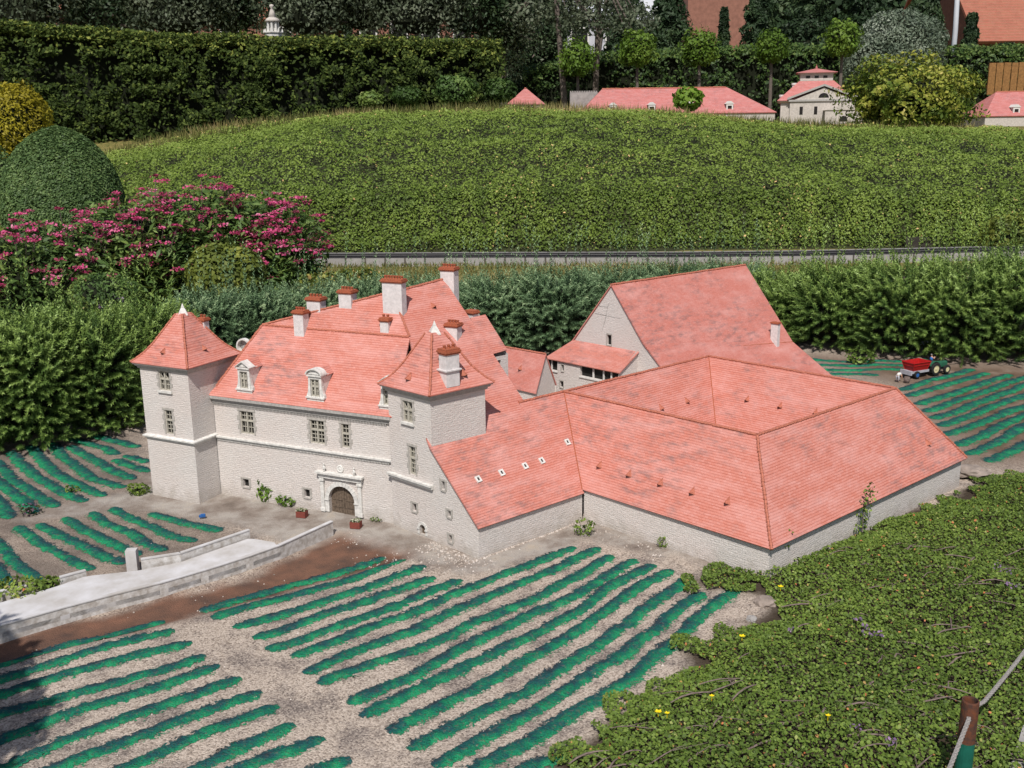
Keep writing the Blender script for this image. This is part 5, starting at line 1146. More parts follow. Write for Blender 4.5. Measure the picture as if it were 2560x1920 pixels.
# right-hand row (x, base row, top row, width in the 2212 view, distance)
firrow([(1690, 760, 612, 190, 7.55), (1800, 770, 592, 210, 7.25), (1935, 780, 580, 230, 7.0), (2070, 790, 578, 230, 6.85), (2200, 800, 566, 240, 6.75), (2340, 800, 560, 240, 6.6)], 'fir', 'fir shrubs behind the right field',
       ['fir shrub touching the right end of the great hall roof', 'fir shrub second from the great hall, behind the flat vine rows', 'fir shrub directly behind the red trailer', 'fir shrub directly behind the green tractor', 'fir shrub at the right picture edge, above the brown field', 'fir shrub just beyond the right picture edge'], 1150, ls=.17, leaders=20, nd=.025)
firrow([(1000, 720, 632, 150, 7.9), (1080, 760, 622, 170, 7.3), (1200, 760, 606, 190, 7.2), (1320, 745, 604, 180, 7.6), (1450, 720, 596, 170, 8.1), (1580, 700, 590, 170, 8.3)], 'firblue', 'fir shrubs between manor and great hall',
       ['fir shrub behind the topmost manor chimney', 'fir shrub behind the long roof verge of the manor', 'fir shrub behind the small link house', 'fir shrub left of the great hall gable', 'fir shrub behind the great hall gable peak', 'fir shrub hidden behind the great hall ridge'], 1000, ls=.17, leaders=14, nd=.025)
firrow([(455, 800, 655, 170, 6.6), (560, 780, 648, 180, 7.0), (680, 740, 640, 170, 7.4), (790, 720, 622, 170, 7.8), (900, 700, 626, 150, 8.2)], 'firblue', 'fir shrubs behind the manor roof',
       ['bluish fir shrub right behind the left tower roof', 'bluish fir shrub left of the first manor chimney', 'bluish fir shrub behind the two small manor chimneys', 'bluish fir shrub behind the widest manor chimney', 'bluish fir shrub behind the manor ridge, at the grass edge'], 900, ls=.16, leaders=10, nd=.023)
firrow([(-60, 950, 695, 230, 5.0), (75, 960, 700, 230, 5.1), (215, 950, 690, 230, 5.35), (345, 930, 680, 200, 5.75)], 'fir', 'fir shrubs behind the left field',
       ['fir shrub beyond the left picture edge, behind the left field', 'bright green fir shrub at the left picture edge, behind the left field', 'fir shrub between the left edge and the left tower', 'fir shrub directly behind the left tower wall'], 1300, ls=.15, leaders=14, nd=.02)

# ------------------------------------------------------------------ left: dome, golden thuja, spireas
def at(px, py, y): return DY(px * SX, py * SX, y)
y = 12.4; c0 = at(140, 455, y); ct = at(140, 272, y); rw = 126 * SX / F * y
c = (c0[0], y, c0[2] - .15); H_d = ct[2] - c0[2] + .15
def dome(n):
    th = RNG.uniform(0, 2 * math.pi, n); h = RNG.random(n) ** .85; pr = np.clip(1 - h ** 2.5, 0, 1) ** .58
    k = 1 - .05 * RNG.random(n); P = np.stack([c[0] + np.cos(th) * pr * rw * k, y + np.sin(th) * pr * rw * k, c[2] + h * H_d * (1 - .03 * RNG.random(n))], 1); nn_ = np.stack([np.cos(th) * pr, np.sin(th) * pr, np.clip((h - .4) * 1.9, 0, 1)], 1)
    return P, unit(nn_)
P, nn = dome(52000); nn = unit(nn + [0, 0, .15]); D_ = nn * .8 + np.array([0, 0, .9]) + .35 * RNG.normal(size=P.shape); sd = unit(np.cross(unit(D_), RNG.normal(size=P.shape))); l = (.03 + .035 * RNG.random(len(P)))[:, None]
V, Fq = leaf_geo(P, nn + [0, 0, .5], .040, .42, .5); o = np_mesh('clipped_conifer', V, Fq, 'cypress', loc=c, rnd=np.clip(.2 + .55 * RNG.random(len(P)) + .3 * (vnoise(P[:, 0] * 1.5, P[:, 2] * 1.5, .16, 3) - .5), 0, 1)); tag(o, 'large smooth dome shaped clipped conifer left of the bank', 'clipped conifer')
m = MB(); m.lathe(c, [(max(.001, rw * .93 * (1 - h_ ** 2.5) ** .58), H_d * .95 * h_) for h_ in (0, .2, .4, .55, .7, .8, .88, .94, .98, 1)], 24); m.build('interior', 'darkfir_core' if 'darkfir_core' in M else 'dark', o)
c = at(40, 276, 15.6); bush('golden_conifer', 'golden yellow rounded conifer beyond the clipped dome', 'golden conifer', (c[0], 15.6, c[2]), (.50, .5, .66), 'gold', 7500, .06, nz=.12, aspect=.4)
c = at(-30, 400, 13.6); bush('hedge_shrub', 'dark shrub at the left picture edge, beyond the clipped dome', 'shrub', (c[0], 13.6, c[2]), (.5, .5, .5), 'cypress', 4000, .06)
spots = [((40, 585), 8.1, .62, .68), ((170, 560), 8.5, .66, .74), ((310, 545), 8.8, .62, .86), ((430, 520), 9.2, .66, .92), ((560, 520), 9.3, .60, .84), ((598, 575), 9.0, .34, .62), ((-100, 580), 8.2, .6, .66)]
slb = ['pink flowering spirea at the left edge, with dry tan stems', 'pink spirea below the clipped dome', 'pink spirea right of the dome, behind the small round green bush', 'tallest pink spirea, in the middle of the flowering group', 'pink spirea behind the round golden bush', 'last pink spirea at the right, beside the railway track end', 'pink spirea beyond the left picture edge']
for ((px, py), y, rx, hh), lb in zip(spots, slb):
    c = at(px, py, y); base = (c[0], y, 0.); n = 5200
    P, nn = shell_points(n, [(c[0], y, hh * .55, rx, rx * .8, hh * .6)], shell=.42, nz=.22); P = P[P[:, 2] > 0]; nn = np.tile([0, -.2, 1.], (len(P), 1))
    V, Fq = leaf_geo(P, nn, .075, .34, .6); o = np_mesh('spirea_shrub', V, Fq, 'spirea', loc=base, rnd=np.clip(.55 * RNG.random(len(P)) + .4 * vnoise(P[:, 0], P[:, 2], .2, 5), 0, .86)); tag(o, lb, 'flowering shrub', 'pink spirea shrubs')
    m = MB(); core(m, (c[0], y, hh * .5), (rx * .62, rx * .5, hh * .48), 10); m.build('interior', 'dark', o)
    k = 66; th = RNG.uniform(2.8, 6.6, k); el = RNG.random(k) ** .9 * 1.5 - .22; hd = np.stack([c[0] + np.cos(th) * np.cos(el) * rx * 1.02, y + np.sin(th) * np.cos(el) * rx * .84, hh * .55 + np.sin(el) * hh * .60 + .02], 1) + RNG.normal(0, .035, (k, 3)); hd[:, 2] += .16 * RNG.random(k) ** 3
    Vs, Fs, rr = [], [], []; cnt = 34
    q = RNG.normal(size=(k, cnt, 3)) * np.array([.027, .027, .007]) * (.6 + .8 * RNG.random((k, 1, 1))); P2 = (hd[:, None] + q).reshape(-1, 3); V2, F2 = leaf_geo(P2, np.tile([0, -.15, 1.], (len(P2), 1)), .021, .9, .55); rn = np.clip(np.repeat(RNG.random(k) ** .7, cnt) * .7 + .35 * RNG.random(len(P2)), 0, 1)
    np_mesh('flowers', V2, F2, 'pink', o, rnd=rn)
    m = MB()
    for q in hd[::2]: m.tube([np.array([c[0], y, .02]) + (q - [c[0], y, 0]) * [.35, .35, .3], q - [0, 0, .01]], [.006, .003], 4)
    m.build('stems', 'twig', o)
c = at(486, 590, 8.0); bush('round_bush', 'round golden green bush in front of the pink spireas', 'bush', (c[0], 8.0, c[2]), (.315, .3, .235), 'golden_bush', 3600, .05, nz=.08, spread=.5)
c = at(225, 640, 7.0); bush('round_bush', 'small dark green bush with mauve flowers under the spireas', 'bush', (c[0], 7.0, c[2] + .02), (.25, .22, .14), 'spirea', 2600, .026, nz=.12)
fl = np.array([at(a, b_, 6.85) for a, b_ in ((252, 643), (262, 648), (217, 662), (223, 664), (186, 700), (310, 725), (240, 655))]); P = np.repeat(fl, 14, 0) + RNG.normal(0, .007, (98, 3)); V, Fq = leaf_geo(P, np.tile([0, -.6, .7], (98, 1)), .016, .8, .6); tag(np_mesh('mauve_flowers', V, Fq, 'lilac', loc=fl[0], rnd=.7 + .3 * RNG.random(98)), 'few mauve flowers above the left fir shrubs', 'flowers', kind='stuff')

# ------------------------------------------------------------------ clipped hedges
def hedge(label, path, h0, tops, depth, mat, n, size, cat='hedge', nzamp=.14, top_mat_bias=.25):
    """clipped hedge along a path of (x, y); tops are the heights of its top edge"""
    P0 = np.array(path, float); s = np.concatenate([[0], np.cumsum(np.linalg.norm(np.diff(P0, axis=0), axis=1))]); Ls = s[-1]
    q = RNG.random(n) * Ls; X = np.interp(q, s, P0[:, 0]); Y = np.interp(q, s, P0[:, 1]); zt = np.interp(q, s, tops)
    i = np.clip(np.searchsorted(s, q) - 1, 0, len(P0) - 2); d_ = unit(np.diff(P0, axis=0))[i]; nx, ny = d_[:, 1], -d_[:, 0]
    top = RNG.random(n) < .36; v = RNG.random(n); z = np.where(top, zt + .0, h0 + (zt - h0) * v); o_ = np.where(top, -depth * RNG.random(n), 0.)
    lump = .5 * vnoise(q, z, .55, 71) + 1.0 * vnoise(q, z * 1.25, .21, 72); o_ = o_ + np.where(top, 0, nzamp * (lump - .75) - .18 * RNG.random(n) ** 2); z = z + np.where(top, .24 * RNG.random(n) ** 2 + .1 * (vnoise(q, o_, .6, 73) - .5), 0)
    P = np.stack([X + nx * o_, Y + ny * o_, z], 1); nn = np.where(top[:, None], [0, -.35, 1.], np.stack([nx, ny, np.full(n, .5)], 1))
    kp = top | (RNG.random(n) < .10 + .9 * sstep(.45, .95, lump)); kp &= top | (RNG.random(n) < .25 + .75 * sstep(.35, .7, vnoise(q, z, .10, 74))); P, nn, z, zt, lump, top = P[kp], nn[kp], z[kp], zt[kp], lump[kp], top[kp]; n = len(P)
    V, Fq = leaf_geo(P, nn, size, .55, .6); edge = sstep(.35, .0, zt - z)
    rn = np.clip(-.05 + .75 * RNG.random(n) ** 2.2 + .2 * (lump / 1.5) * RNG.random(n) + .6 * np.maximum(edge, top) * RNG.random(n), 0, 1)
    base = (*P0[len(P0) // 2], h0); ob = np_mesh('hedge', V, Fq, mat, loc=base, rnd=rn); tag(ob, label, cat)
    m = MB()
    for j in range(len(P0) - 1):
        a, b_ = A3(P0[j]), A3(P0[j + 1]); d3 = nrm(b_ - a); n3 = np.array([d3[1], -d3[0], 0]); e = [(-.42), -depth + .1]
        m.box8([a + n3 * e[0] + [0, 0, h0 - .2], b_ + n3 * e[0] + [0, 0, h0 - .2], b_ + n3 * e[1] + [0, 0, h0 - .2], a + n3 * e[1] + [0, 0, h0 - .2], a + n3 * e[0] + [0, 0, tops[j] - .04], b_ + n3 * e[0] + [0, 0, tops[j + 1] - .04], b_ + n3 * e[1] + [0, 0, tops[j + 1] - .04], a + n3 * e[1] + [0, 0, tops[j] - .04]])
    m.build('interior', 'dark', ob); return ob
hp = [(-150, 40, 19.2), (0, 62, 19.4), (300, 84, 20.0), (600, 96, 20.6), (850, 98, 21.2), (1090, 104, 21.8)]
pts = [at(a, b_, y) for a, b_, y in hp]
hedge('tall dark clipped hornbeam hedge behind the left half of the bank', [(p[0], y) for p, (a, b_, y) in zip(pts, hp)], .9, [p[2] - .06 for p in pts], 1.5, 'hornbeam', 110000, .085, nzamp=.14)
hp = [(1130, 165, 30), (1300, 128, 30), (1480, 118, 30), (1700, 112, 30), (1960, 120, 30.3), (2210, 112, 30.5), (2500, 110, 30.5)]
pts = [at(a, b_, y) for a, b_, y in hp]
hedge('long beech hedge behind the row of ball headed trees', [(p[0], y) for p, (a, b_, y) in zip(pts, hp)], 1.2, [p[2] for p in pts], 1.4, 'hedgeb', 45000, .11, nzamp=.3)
# shrubs at the hedge foot
for (px, py, rx, rz), lb, mt in (((985, 195, .42, .26), 'bushy green shrub with pale flowers in front of the hedge end', 'spirea'), ((880, 208, .3, .17), 'low shrub second from the hedge end, on the crest of the bank', 'hedgeb'), ((1080, 195, .3, .2), 'low shrub at the very end of the hornbeam hedge', 'hedgeb'), ((800, 215, .22, .13), 'smallest shrub along the foot of the hornbeam hedge', 'spirea')):
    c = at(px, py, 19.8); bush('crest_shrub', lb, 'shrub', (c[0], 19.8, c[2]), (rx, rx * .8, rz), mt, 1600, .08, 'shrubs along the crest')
c = at(1487, 213, 19.2); bush('crest_shrub', 'small bright feathery shrub on the crest before the long red roof', 'shrub', (c[0], 19.2, c[2]), (.27, .25, .2), 'bright', 500, .11, 'shrubs along the crest', cr=.3)
c = at(1965, 208, 18.7); bush('variegated_shrub', 'broad yellow and green shrub on the crest beside the domed pavilion', 'shrub', (c[0], 18.7, c[2]), (1.10, .9, .62), 'yellowbush', 11000, .075, nz=.42, cr=.7)
c = at(1480 - 0, 236, 24.6)

# ------------------------------------------------------------------ model salt works behind the bank
def hip_building(label, c, ang, ln, dp, z0, ze_, zr_, hip, mat='tile_far', name='model_building', dormers=0, walls='stone_far', cat='model building', grp=None):
    t_ = thing(name, label, cat, (c[0], c[1], z0), grp); u_ = U(ang); v_ = U(ang + 90); q = lambda a, b_, z: np.array([c[0], c[1], 0]) + u_ * a + v_ * b_ + np.array([0, 0, z])
    m = MB(); cs = [q(-ln / 2, -dp / 2, 0), q(ln / 2, -dp / 2, 0), q(ln / 2, dp / 2, 0), q(-ln / 2, dp / 2, 0)]; m.ring([x for x in cs], [(-.03, z0), (-.03, ze_)]); m.build('wall', walls, t_)
    m = MB(); a, b_, c_2, d_ = [x + [0, 0, ze_] for x in cs]; r0, r1 = q(-ln / 2 + hip[0], 0, zr_), q(ln / 2 - hip[1], 0, zr_); m.face([a, b_, r1, r0]); m.face([b_, c_2, r1]); m.face([c_2, d_, r0, r1]); m.face([d_, a, r0]); rf = m.build('roof', mat, t_, solid=.02)
    ridge_tiles('ridge_tiles', [(r0, r1)], rf, .018, .1)
    for i in range(dormers):
        s = -ln / 2 + hip[0] * .6 + (ln - hip[0] * .6 - hip[1] * .6) * (i + .5) / dormers; f_ = .16; zz = ze_ + (zr_ - ze_) * f_; fr = Frame(q(s, -dp / 2 * (1 - f_) - .03, 0), u_); m = MB(); w_ = .075
        m.obox(fr, -w_, -w_ * .6, zz - .06, zz + .10, -.2, 0); m.obox(fr, w_ * .6, w_, zz - .06, zz + .10, -.2, 0); m.obox(fr, -w_ * .6, w_ * .6, zz + .06, zz + .10, -.2, 0); m.box8([fr.pt(-w_ * 1.3, zz + .10, .01), fr.pt(w_ * 1.3, zz + .10, .01), fr.pt(w_ * 1.3, zz + .10, -.25), fr.pt(-w_ * 1.3, zz + .10, -.25), fr.pt(-w_ * .3, zz + .16, .01), fr.pt(w_ * .3, zz + .16, .01), fr.pt(w_ * .3, zz + .16, -.25), fr.pt(-w_ * .3, zz + .16, -.25)])
        do = m.build('dormer', 'trim', t_); m = MB(); m.face([fr.pt(-w_ * .6, zz - .05, -.02), fr.pt(w_ * .6, zz - .05, -.02), fr.pt(w_ * .6, zz + .06, -.02), fr.pt(-w_ * .6, zz + .06, -.02)]); m.build('pane', 'pane', do)
    return t_, q
def px2m(px, y): return px * SX / F * y
YB = 24.; a, b_ = at(1455, 190, YB), at(1455, 243, YB - .7)
hip_building('long low model building with four dormers in its pink hipped roof', (a[0], YB), -1.5, px2m(400, YB), 1.5, 1.3, b_[2] - .02, a[2], (px2m(52, YB), px2m(90, YB)), dormers=4, grp='pink roofed models behind the bank')
a, b_ = at(2200, 198, YB), at(2200, 250, YB - .7); hip_building('pink roofed model building at the right picture edge, with dormers', (a[0] + .9, YB), 0, px2m(330, YB) + .3, 1.5, 1.2, b_[2], a[2], (.55, .5), dormers=4, grp='pink roofed models behind the bank')
a, b_ = at(1135, 193, YB), at(1135, 226, YB); hip_building('small pink pyramid roofed model at the hedge end', (a[0], YB), 0, px2m(80, YB), .8, 1.3, b_[2], a[2] + .02, (px2m(38, YB), px2m(38, YB)), grp='pink roofed models behind the bank')
a, b_ = at(1262, 197, YB + .5), at(1262, 240, YB); m = MB(); fr = Frame((a[0], YB + .6), U(0)); m.obox(fr, -.32, .32, 1.3, a[2] - .02, -.25, 0); ob = m.build('model_wall', 'concrete', loc=(a[0], YB + .6, 1.3)); m = MB()
for i in range(16): m.obox(fr, -.32 + .04 * i, -.32 + .04 * i + .024, a[2] - .0195, a[2] + .012, -.06, .0)
m.build('battlement', 'concrete', ob); tag(ob, 'grey crenellated model wall left of the long pink roof', 'model wall')
# pavilion
a0, a1, a2_ = at(1758, 200, YB), at(1758, 213, YB - .6), at(1758, 298, YB - .6); Wp = px2m(150, YB); PV = thing('model_pavilion', 'white model pavilion with a pediment and square roof lantern', 'model building', (a0[0], YB, 1.3))
u_ = U(-14); v_ = U(76); cen = np.array([a0[0] + .03, YB, 0]); cq = lambda a, b_: cen + u_ * a + v_ * b_; hw = Wp * .47
cs = [cq(-hw, -hw), cq(hw, -hw), cq(hw, hw), cq(-hw, hw)]; ze_ = at(1700, 218, YB - .6)[2]; zl = at(1758, 176, YB)[2]; zt = at(1758, 160, YB)[2]; za = at(1758, 148, YB)[2]
m = MB(); m.ring(cs, [(-.02, 1.2), (-.02, ze_ - .04), (.02, ze_ - .03), (.05, ze_ - .005), (.05, ze_)]); m.build('wall', 'stone_far', PV)
m = MB(); lw = px2m(34, YB) ; m.ring(cs, [(.06, ze_ + .002), (.06, ze_ + .012), (lw - hw, zl)]); rf = m.build('roof', 'tile_far', PV)
ls_ = [cq(-lw, -lw), cq(lw, -lw), cq(lw, lw), cq(-lw, lw)]; m = MB(); m.ring(ls_, [(-.02, zl - .05), (-.02, zt), (.03, zt + .01)]); lt = m.build('lantern', 'stone_far', PV)
for k in (-.5, 0, .5):
    m = MB(); fr = Frame(cq(-lw + .02, -lw + .02 - .003), u_); s = lw - .02 + k * lw; m.obox(fr, s - .045, s + .045, zl + .06, zt - .05, 0, .004); m.build('window', 'pane', lt)
m = MB(); m.ring(ls_, [(.07, zt + .012), (.07, zt + .02), (-lw + .02, za)], True); m.lathe(cen, [(.02, za - .02), (.028, za + .02), (.008, za + .05), (.004, za + .09)], 8); m.build('lantern_roof', 'tile_far', lt)
fr = Frame(cq(-hw, -hw) - v_ * .06, u_); Wl = 2 * hw; c_p = Wl * .60; hp_ = ze_ + .30; m = MB(); m.obox(fr, Wl * .14, Wl * 1.03, 1.2, ze_ - .02, -.1, 0); m.face([fr.pt(Wl * .14, ze_ - .02), fr.pt(Wl * 1.03, ze_ - .02), fr.pt(c_p, hp_ - .03)]); m.build('front', 'stone_far', PV); m = MB()
m.obox(fr, Wl * .12, Wl * 1.05, ze_ - .02, ze_ + .02, -.1, .03)
for s0_, s1_ in ((Wl * .10, c_p), (c_p, Wl * 1.07)):
    zA, zB = (ze_ + .02, hp_) if s0_ < c_p - .01 else (hp_, ze_ + .02); m.box8([fr.pt(s0_, zA, .04), fr.pt(s1_, zB, .04), fr.pt(s1_, zB, -.5), fr.pt(s0_, zA, -.5), fr.pt(s0_, zA + .045, .04), fr.pt(s1_, zB + .045, .04), fr.pt(s1_, zB + .045, -.5), fr.pt(s0_, zA + .045, -.5)])
m.build('pediment', 'cornice', PV); m = MB(); m.face([fr.pt(c_p + .11 * math.cos(t_), ze_ + .055 + .10 * math.sin(t_), .004) for t_ in np.linspace(0, math.pi, 10)]); m.build('window', 'pane', PV)
for s in (.3, .5):
    m = MB(); m.obox(fr, Wl * s - .035, Wl * s + .035, ze_ - .3, ze_ - .13, .001, .004); m.build('window', 'pane', PV)
m = MB(); m.obox(fr, Wl * .62, Wl * 1.12, 1.2, ze_ - .22, .02, .4); sx = Wl * .87
m.box8([fr.pt(Wl * .60, ze_ - .22, .42), fr.pt(Wl * 1.14, ze_ - .22, .42), fr.pt(Wl * 1.14, ze_ - .22, .0), fr.pt(Wl * .60, ze_ - .22, .0), fr.pt(sx - .02, ze_ - .10, .42), fr.pt(sx + .02, ze_ - .10, .42), fr.pt(sx + .02, ze_ - .10, .0), fr.pt(sx - .02, ze_ - .10, .0)]); m.build('portico', 'stone_far', PV)
m = MB(); m.face([fr.pt(sx + .09 * math.cos(t_), ze_ - .46 + .12 * math.sin(t_), .404) for t_ in np.linspace(0, math.pi, 8)]); m.build('opening', 'hole', PV)
for k in ((-.62, -.5), (-.95, .1)): m = MB(); p_ = cq(hw * k[0], hw * k[1]); zc = ze_ + (zl - ze_) * (1 - max(abs(k[0]), abs(k[1]))) / .6; m.lathe(p_ + [0, 0, zc - .05], [(.045, 0), (.045, .12), (.06, .13), (.06, .17)], 10); m.build('chimney', 'trim', PV)

# white spire behind the hornbeam hedge
b_ = at(591, 80, 23.5); tp_z = at(591, 9, 23.5)[2]; z0s = b_[2] - .5; hs_ = tp_z - b_[2]; SP = thing('model_spire', 'white model church spire poking above the hornbeam hedge', 'model tower', (b_[0], 23.5, z0s)); m = MB(); x0 = np.array([b_[0], 23.5, 0])
m.lathe(x0, [(.19, z0s), (.19, b_[2] + hs_ * .10), (.22, b_[2] + hs_ * .12), (.22, b_[2] + hs_ * .15), (.13, b_[2] + hs_ * .16)], 8)
for k in range(8): a = k * math.pi / 4; q = x0 + np.array([math.cos(a), math.sin(a), 0]) * .115; m.tube([q + [0, 0, b_[2] + hs_ * .15], q + [0, 0, b_[2] + hs_ * .46]], .024, 6); q2 = x0 + np.array([math.cos(a), math.sin(a), 0]) * .20; m.tube([q2 + [0, 0, b_[2] + hs_ * .14], q2 + [0, 0, b_[2] + hs_ * .24]], [.025, .006], 5)
m.lathe(x0, [(.07, b_[2] + hs_ * .15), (.07, b_[2] + hs_ * .46)], 8); m.build('belfry', 'trim', SP); m = MB(); m.lathe(x0, [(.15, b_[2] + hs_ * .46), (.17, b_[2] + hs_ * .48), (.14, b_[2] + hs_ * .55), (.07, b_[2] + hs_ * .62), (.085, b_[2] + hs_ * .63), (.05, b_[2] + hs_ * .78), (.022, b_[2] + hs_ * .88), (.05, b_[2] + hs_ * .92), (.045, b_[2] + hs_ * .98), (.004, b_[2] + hs_)], 12); m.build('cap', 'stone_far', SP, smooth=True)

# ------------------------------------------------------------------ trees
def tree(name, label, base, trunk_top, tr, blobs, mat, n, size, cat='tree', group=None, limbs=4, cr=.72, nz=.3, bark='bark', shell=.45, aspect=.5, bend=0.):
    t_ = thing(name, label, cat, base, group); m = MB(); b0 = np.array(base, float); tt = np.array(trunk_top, float); mid = (b0 + tt) / 2 + np.array([bend, 0, 0])
    m.tube([b0 - [0, 0, .1], mid, tt], [tr * 1.15, tr, tr * .75], 9)
    for i in range(limbs):
        bl = blobs[i % len(blobs)]; e = np.array(bl[:3]) + RNG.normal(0, .35, 3) * np.array(bl[3:6]); m.tube([tt - [0, 0, .1 * i % .3], (tt + e) / 2 + [0, 0, .05], e], [tr * .6, tr * .4, tr * .15], 6)
    m.build('trunk', bark, t_); P, nn = shell_points(n, blobs, shell=shell, nz=nz); V, Fq = leaf_geo(P, nn + [0, -.1, .3], size, aspect, .75); rn = np.clip(.35 * RNG.random(len(P)) + .6 * vnoise(P[:, 0] + P[:, 1] * .3, P[:, 2], size * 4, 81), 0, 1); np_mesh('crown', V, Fq, mat, t_, rnd=rn)
    if cr:
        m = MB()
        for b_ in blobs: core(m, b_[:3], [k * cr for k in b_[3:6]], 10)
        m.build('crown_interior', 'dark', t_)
    return t_
YL = 27.; zg_ = 1.42
for (px, py, r), lb in zip(((1248, 125, 38), (1377, 104, 37), (1512, 102, 38), (1668, 100, 33), (1821, 82, 37)), ('ball headed tree farthest left in its row, with the brightest crown', 'ball headed tree above the left half of the long pink roof', 'ball headed tree above the right half of the long pink roof', 'ball headed tree just left of the pavilion lantern', 'ball headed tree between the pavilion and the silvery tree')):
    c = at(px, py, YL); r_ = px2m(r, YL); tree('ball_tree', lb, (c[0] + .02, YL, zg_), (c[0], YL, c[2] - r_ * .6), .045, [(c[0], YL, c[2], r_, r_, r_ * .92), (c[0] - .05, YL, c[2] - r_ * .35, r_ * .8, r_ * .8, r_ * .6)], 'lolli', 2600, .10, 'tree', 'ball headed trees in front of the beech hedge', nz=.34)
c = at(1944, 95, 28.5); r_ = px2m(92, 28.5); tree('silver_tree', 'large rounded silvery leaved tree behind the variegated shrub', (c[0], 28.5, zg_), (c[0], 28.5, c[2] - .6), .12, [(c[0], 28.5, c[2] - .1, r_ * .98, r_, r_ * .8), (c[0] - .35, 28.3, c[2] - .5, r_ * .98, r_, r_ * .7)], 'silverl', 17000, .085, nz=.14, shell=.22)
# slim leaning trunks with pale foliage
for (px, pb, pt_, y, lean), lb in zip(((1225, 200, -60, 27.6, -.7), (1283, 200, -60, 28.4, .35), (1270, 160, -60, 32.5, 1.2)), ('slim leaning tree with grey foliage, left of two by the hedge gap', 'slim upright dark trunked tree right of the leaning one', 'thin forked tree behind the two slim trunks')):
    b_ = at(px, pb, y); t2 = at(px + lean * 40, pt_, y); tree('slim_tree', lb, (b_[0], y, zg_), (t2[0], y, t2[2]), .075, [(t2[0] + RNG.normal(0, .4), y, t2[2] - .7, 1.1, .8, .8), (t2[0] + .8, y - .3, t2[2] - 1.3, .7, .5, .35), (t2[0] - .7, y, t2[2] - 1.0, .6, .5, .4)], 'olive', 1500, .12, 'tree', 'slim trees at the hedge gap', limbs=6, cr=0)
# grey-green trees behind the hornbeam hedge
for i, (px, py, rx, rz, y, mt) in enumerate(((60, 25, 1.5, .95, 26, 'olive'), (230, 40, 1.5, .9, 27, 'darkfir'), (380, 30, 1.6, 1.0, 26, 'olive'), (500, 20, 1.5, 1.1, 28, 'darkfir'), (660, 30, 1.5, 1.0, 26.5, 'olive'), (790, 15, 1.6, 1.2, 28, 'olive'), (900, 25, 1.5, 1.1, 26.5, 'olive'), (1010, 20, 1.5, 1.2, 28.5, 'darkfir'), (1085, 60, 1.1, 1.2, 29.5, 'olive'), (1170, 90, 1.2, 1.3, 33, 'darkfir'))):
    c = at(px, py, y); lbs = ('first', 'second', 'third', 'fourth', 'fifth', 'sixth', 'seventh', 'eighth', 'ninth', 'tenth'); tree('willow_tree' if mt == 'olive' else 'dark_tree', f"{'grey leaved willow' if mt == 'olive' else 'dark green tree'} behind the hornbeam hedge, {lbs[i]} from the left edge", (c[0], y, zg_), (c[0], y, c[2] - .2), .1, [(c[0], y, c[2], rx, 1, rz), (c[0] + .5, y - .3, c[2] + .5, rx * .6, .7, rz * .7), (c[0] - .6, y, c[2] + .4, rx * .6, .7, rz * .8), (c[0] + .2, y, c[2] + 1.5, rx, .9, 1)], mt, 9500, .095, 'tree', 'trees behind the hornbeam hedge', limbs=9, cr=.5, shell=.75, nz=.45)
# dark conifers behind the beech hedge
for i, (px, pt_, w_, y) in enumerate(((1440, -40, 150, 34), (1560, 18, 46, 36), (1635, -30, 120, 34), (1740, -60, 160, 35), (1860, -60, 160, 34), (1990, -40, 150, 36), (2090, 30, 60, 33), (1350, -60, 130, 36), (2170, 95, 120, 32.5), (1110, -40, 120, 33), (1190, -20, 110, 35))):
    c = at(px, 150, y); zt = at(px, pt_, y)[2]; wm = px2m(w_, y) / 2 * 1.15; n = 9000; h = RNG.random(n) ** .8; th = RNG.uniform(0, 6.283, n); z1 = 1.5; pr = (1 - h * .88) ** .75 * (.45 + .85 * vnoise(th * 1.6, h * 16, .8, 90 + i)) * (1 - .4 * RNG.random(n) ** 2)
    P = np.stack([c[0] + np.cos(th) * wm * pr, y + np.sin(th) * wm * pr, z1 + h * (zt - z1)], 1); V, Fq = leaf_geo(P, np.stack([np.cos(th), np.sin(th), np.full(n, .35)], 1), .15, .4, .7)
    t_ = thing('dark_conifer', f"dark conifer behind the beech hedge, {ORD[i]} of the group, {'slim and pointed' if w_ < 90 else 'broad and dense'}", 'conifer', (c[0], y, z1), 'dark conifers behind the beech hedge'); np_mesh('crown', V, Fq, 'darkfir', t_, rnd=np.clip(.6 * vnoise(P[:, 0], P[:, 2], .4, 3) + .4 * RNG.random(n), 0, 1)); m = MB(); m.tube([(c[0], y, z1 - .3), (c[0], y, zt - .3)], [.14, .02], 8); m.build('trunk', 'bark', t_); m = MB(); m.lathe((c[0], y, 0), [(wm * .6, z1), (wm * .55, z1 + (zt - z1) * .4), (.02, zt - .5)], 12); m.build('crown_interior', 'dark', t_)
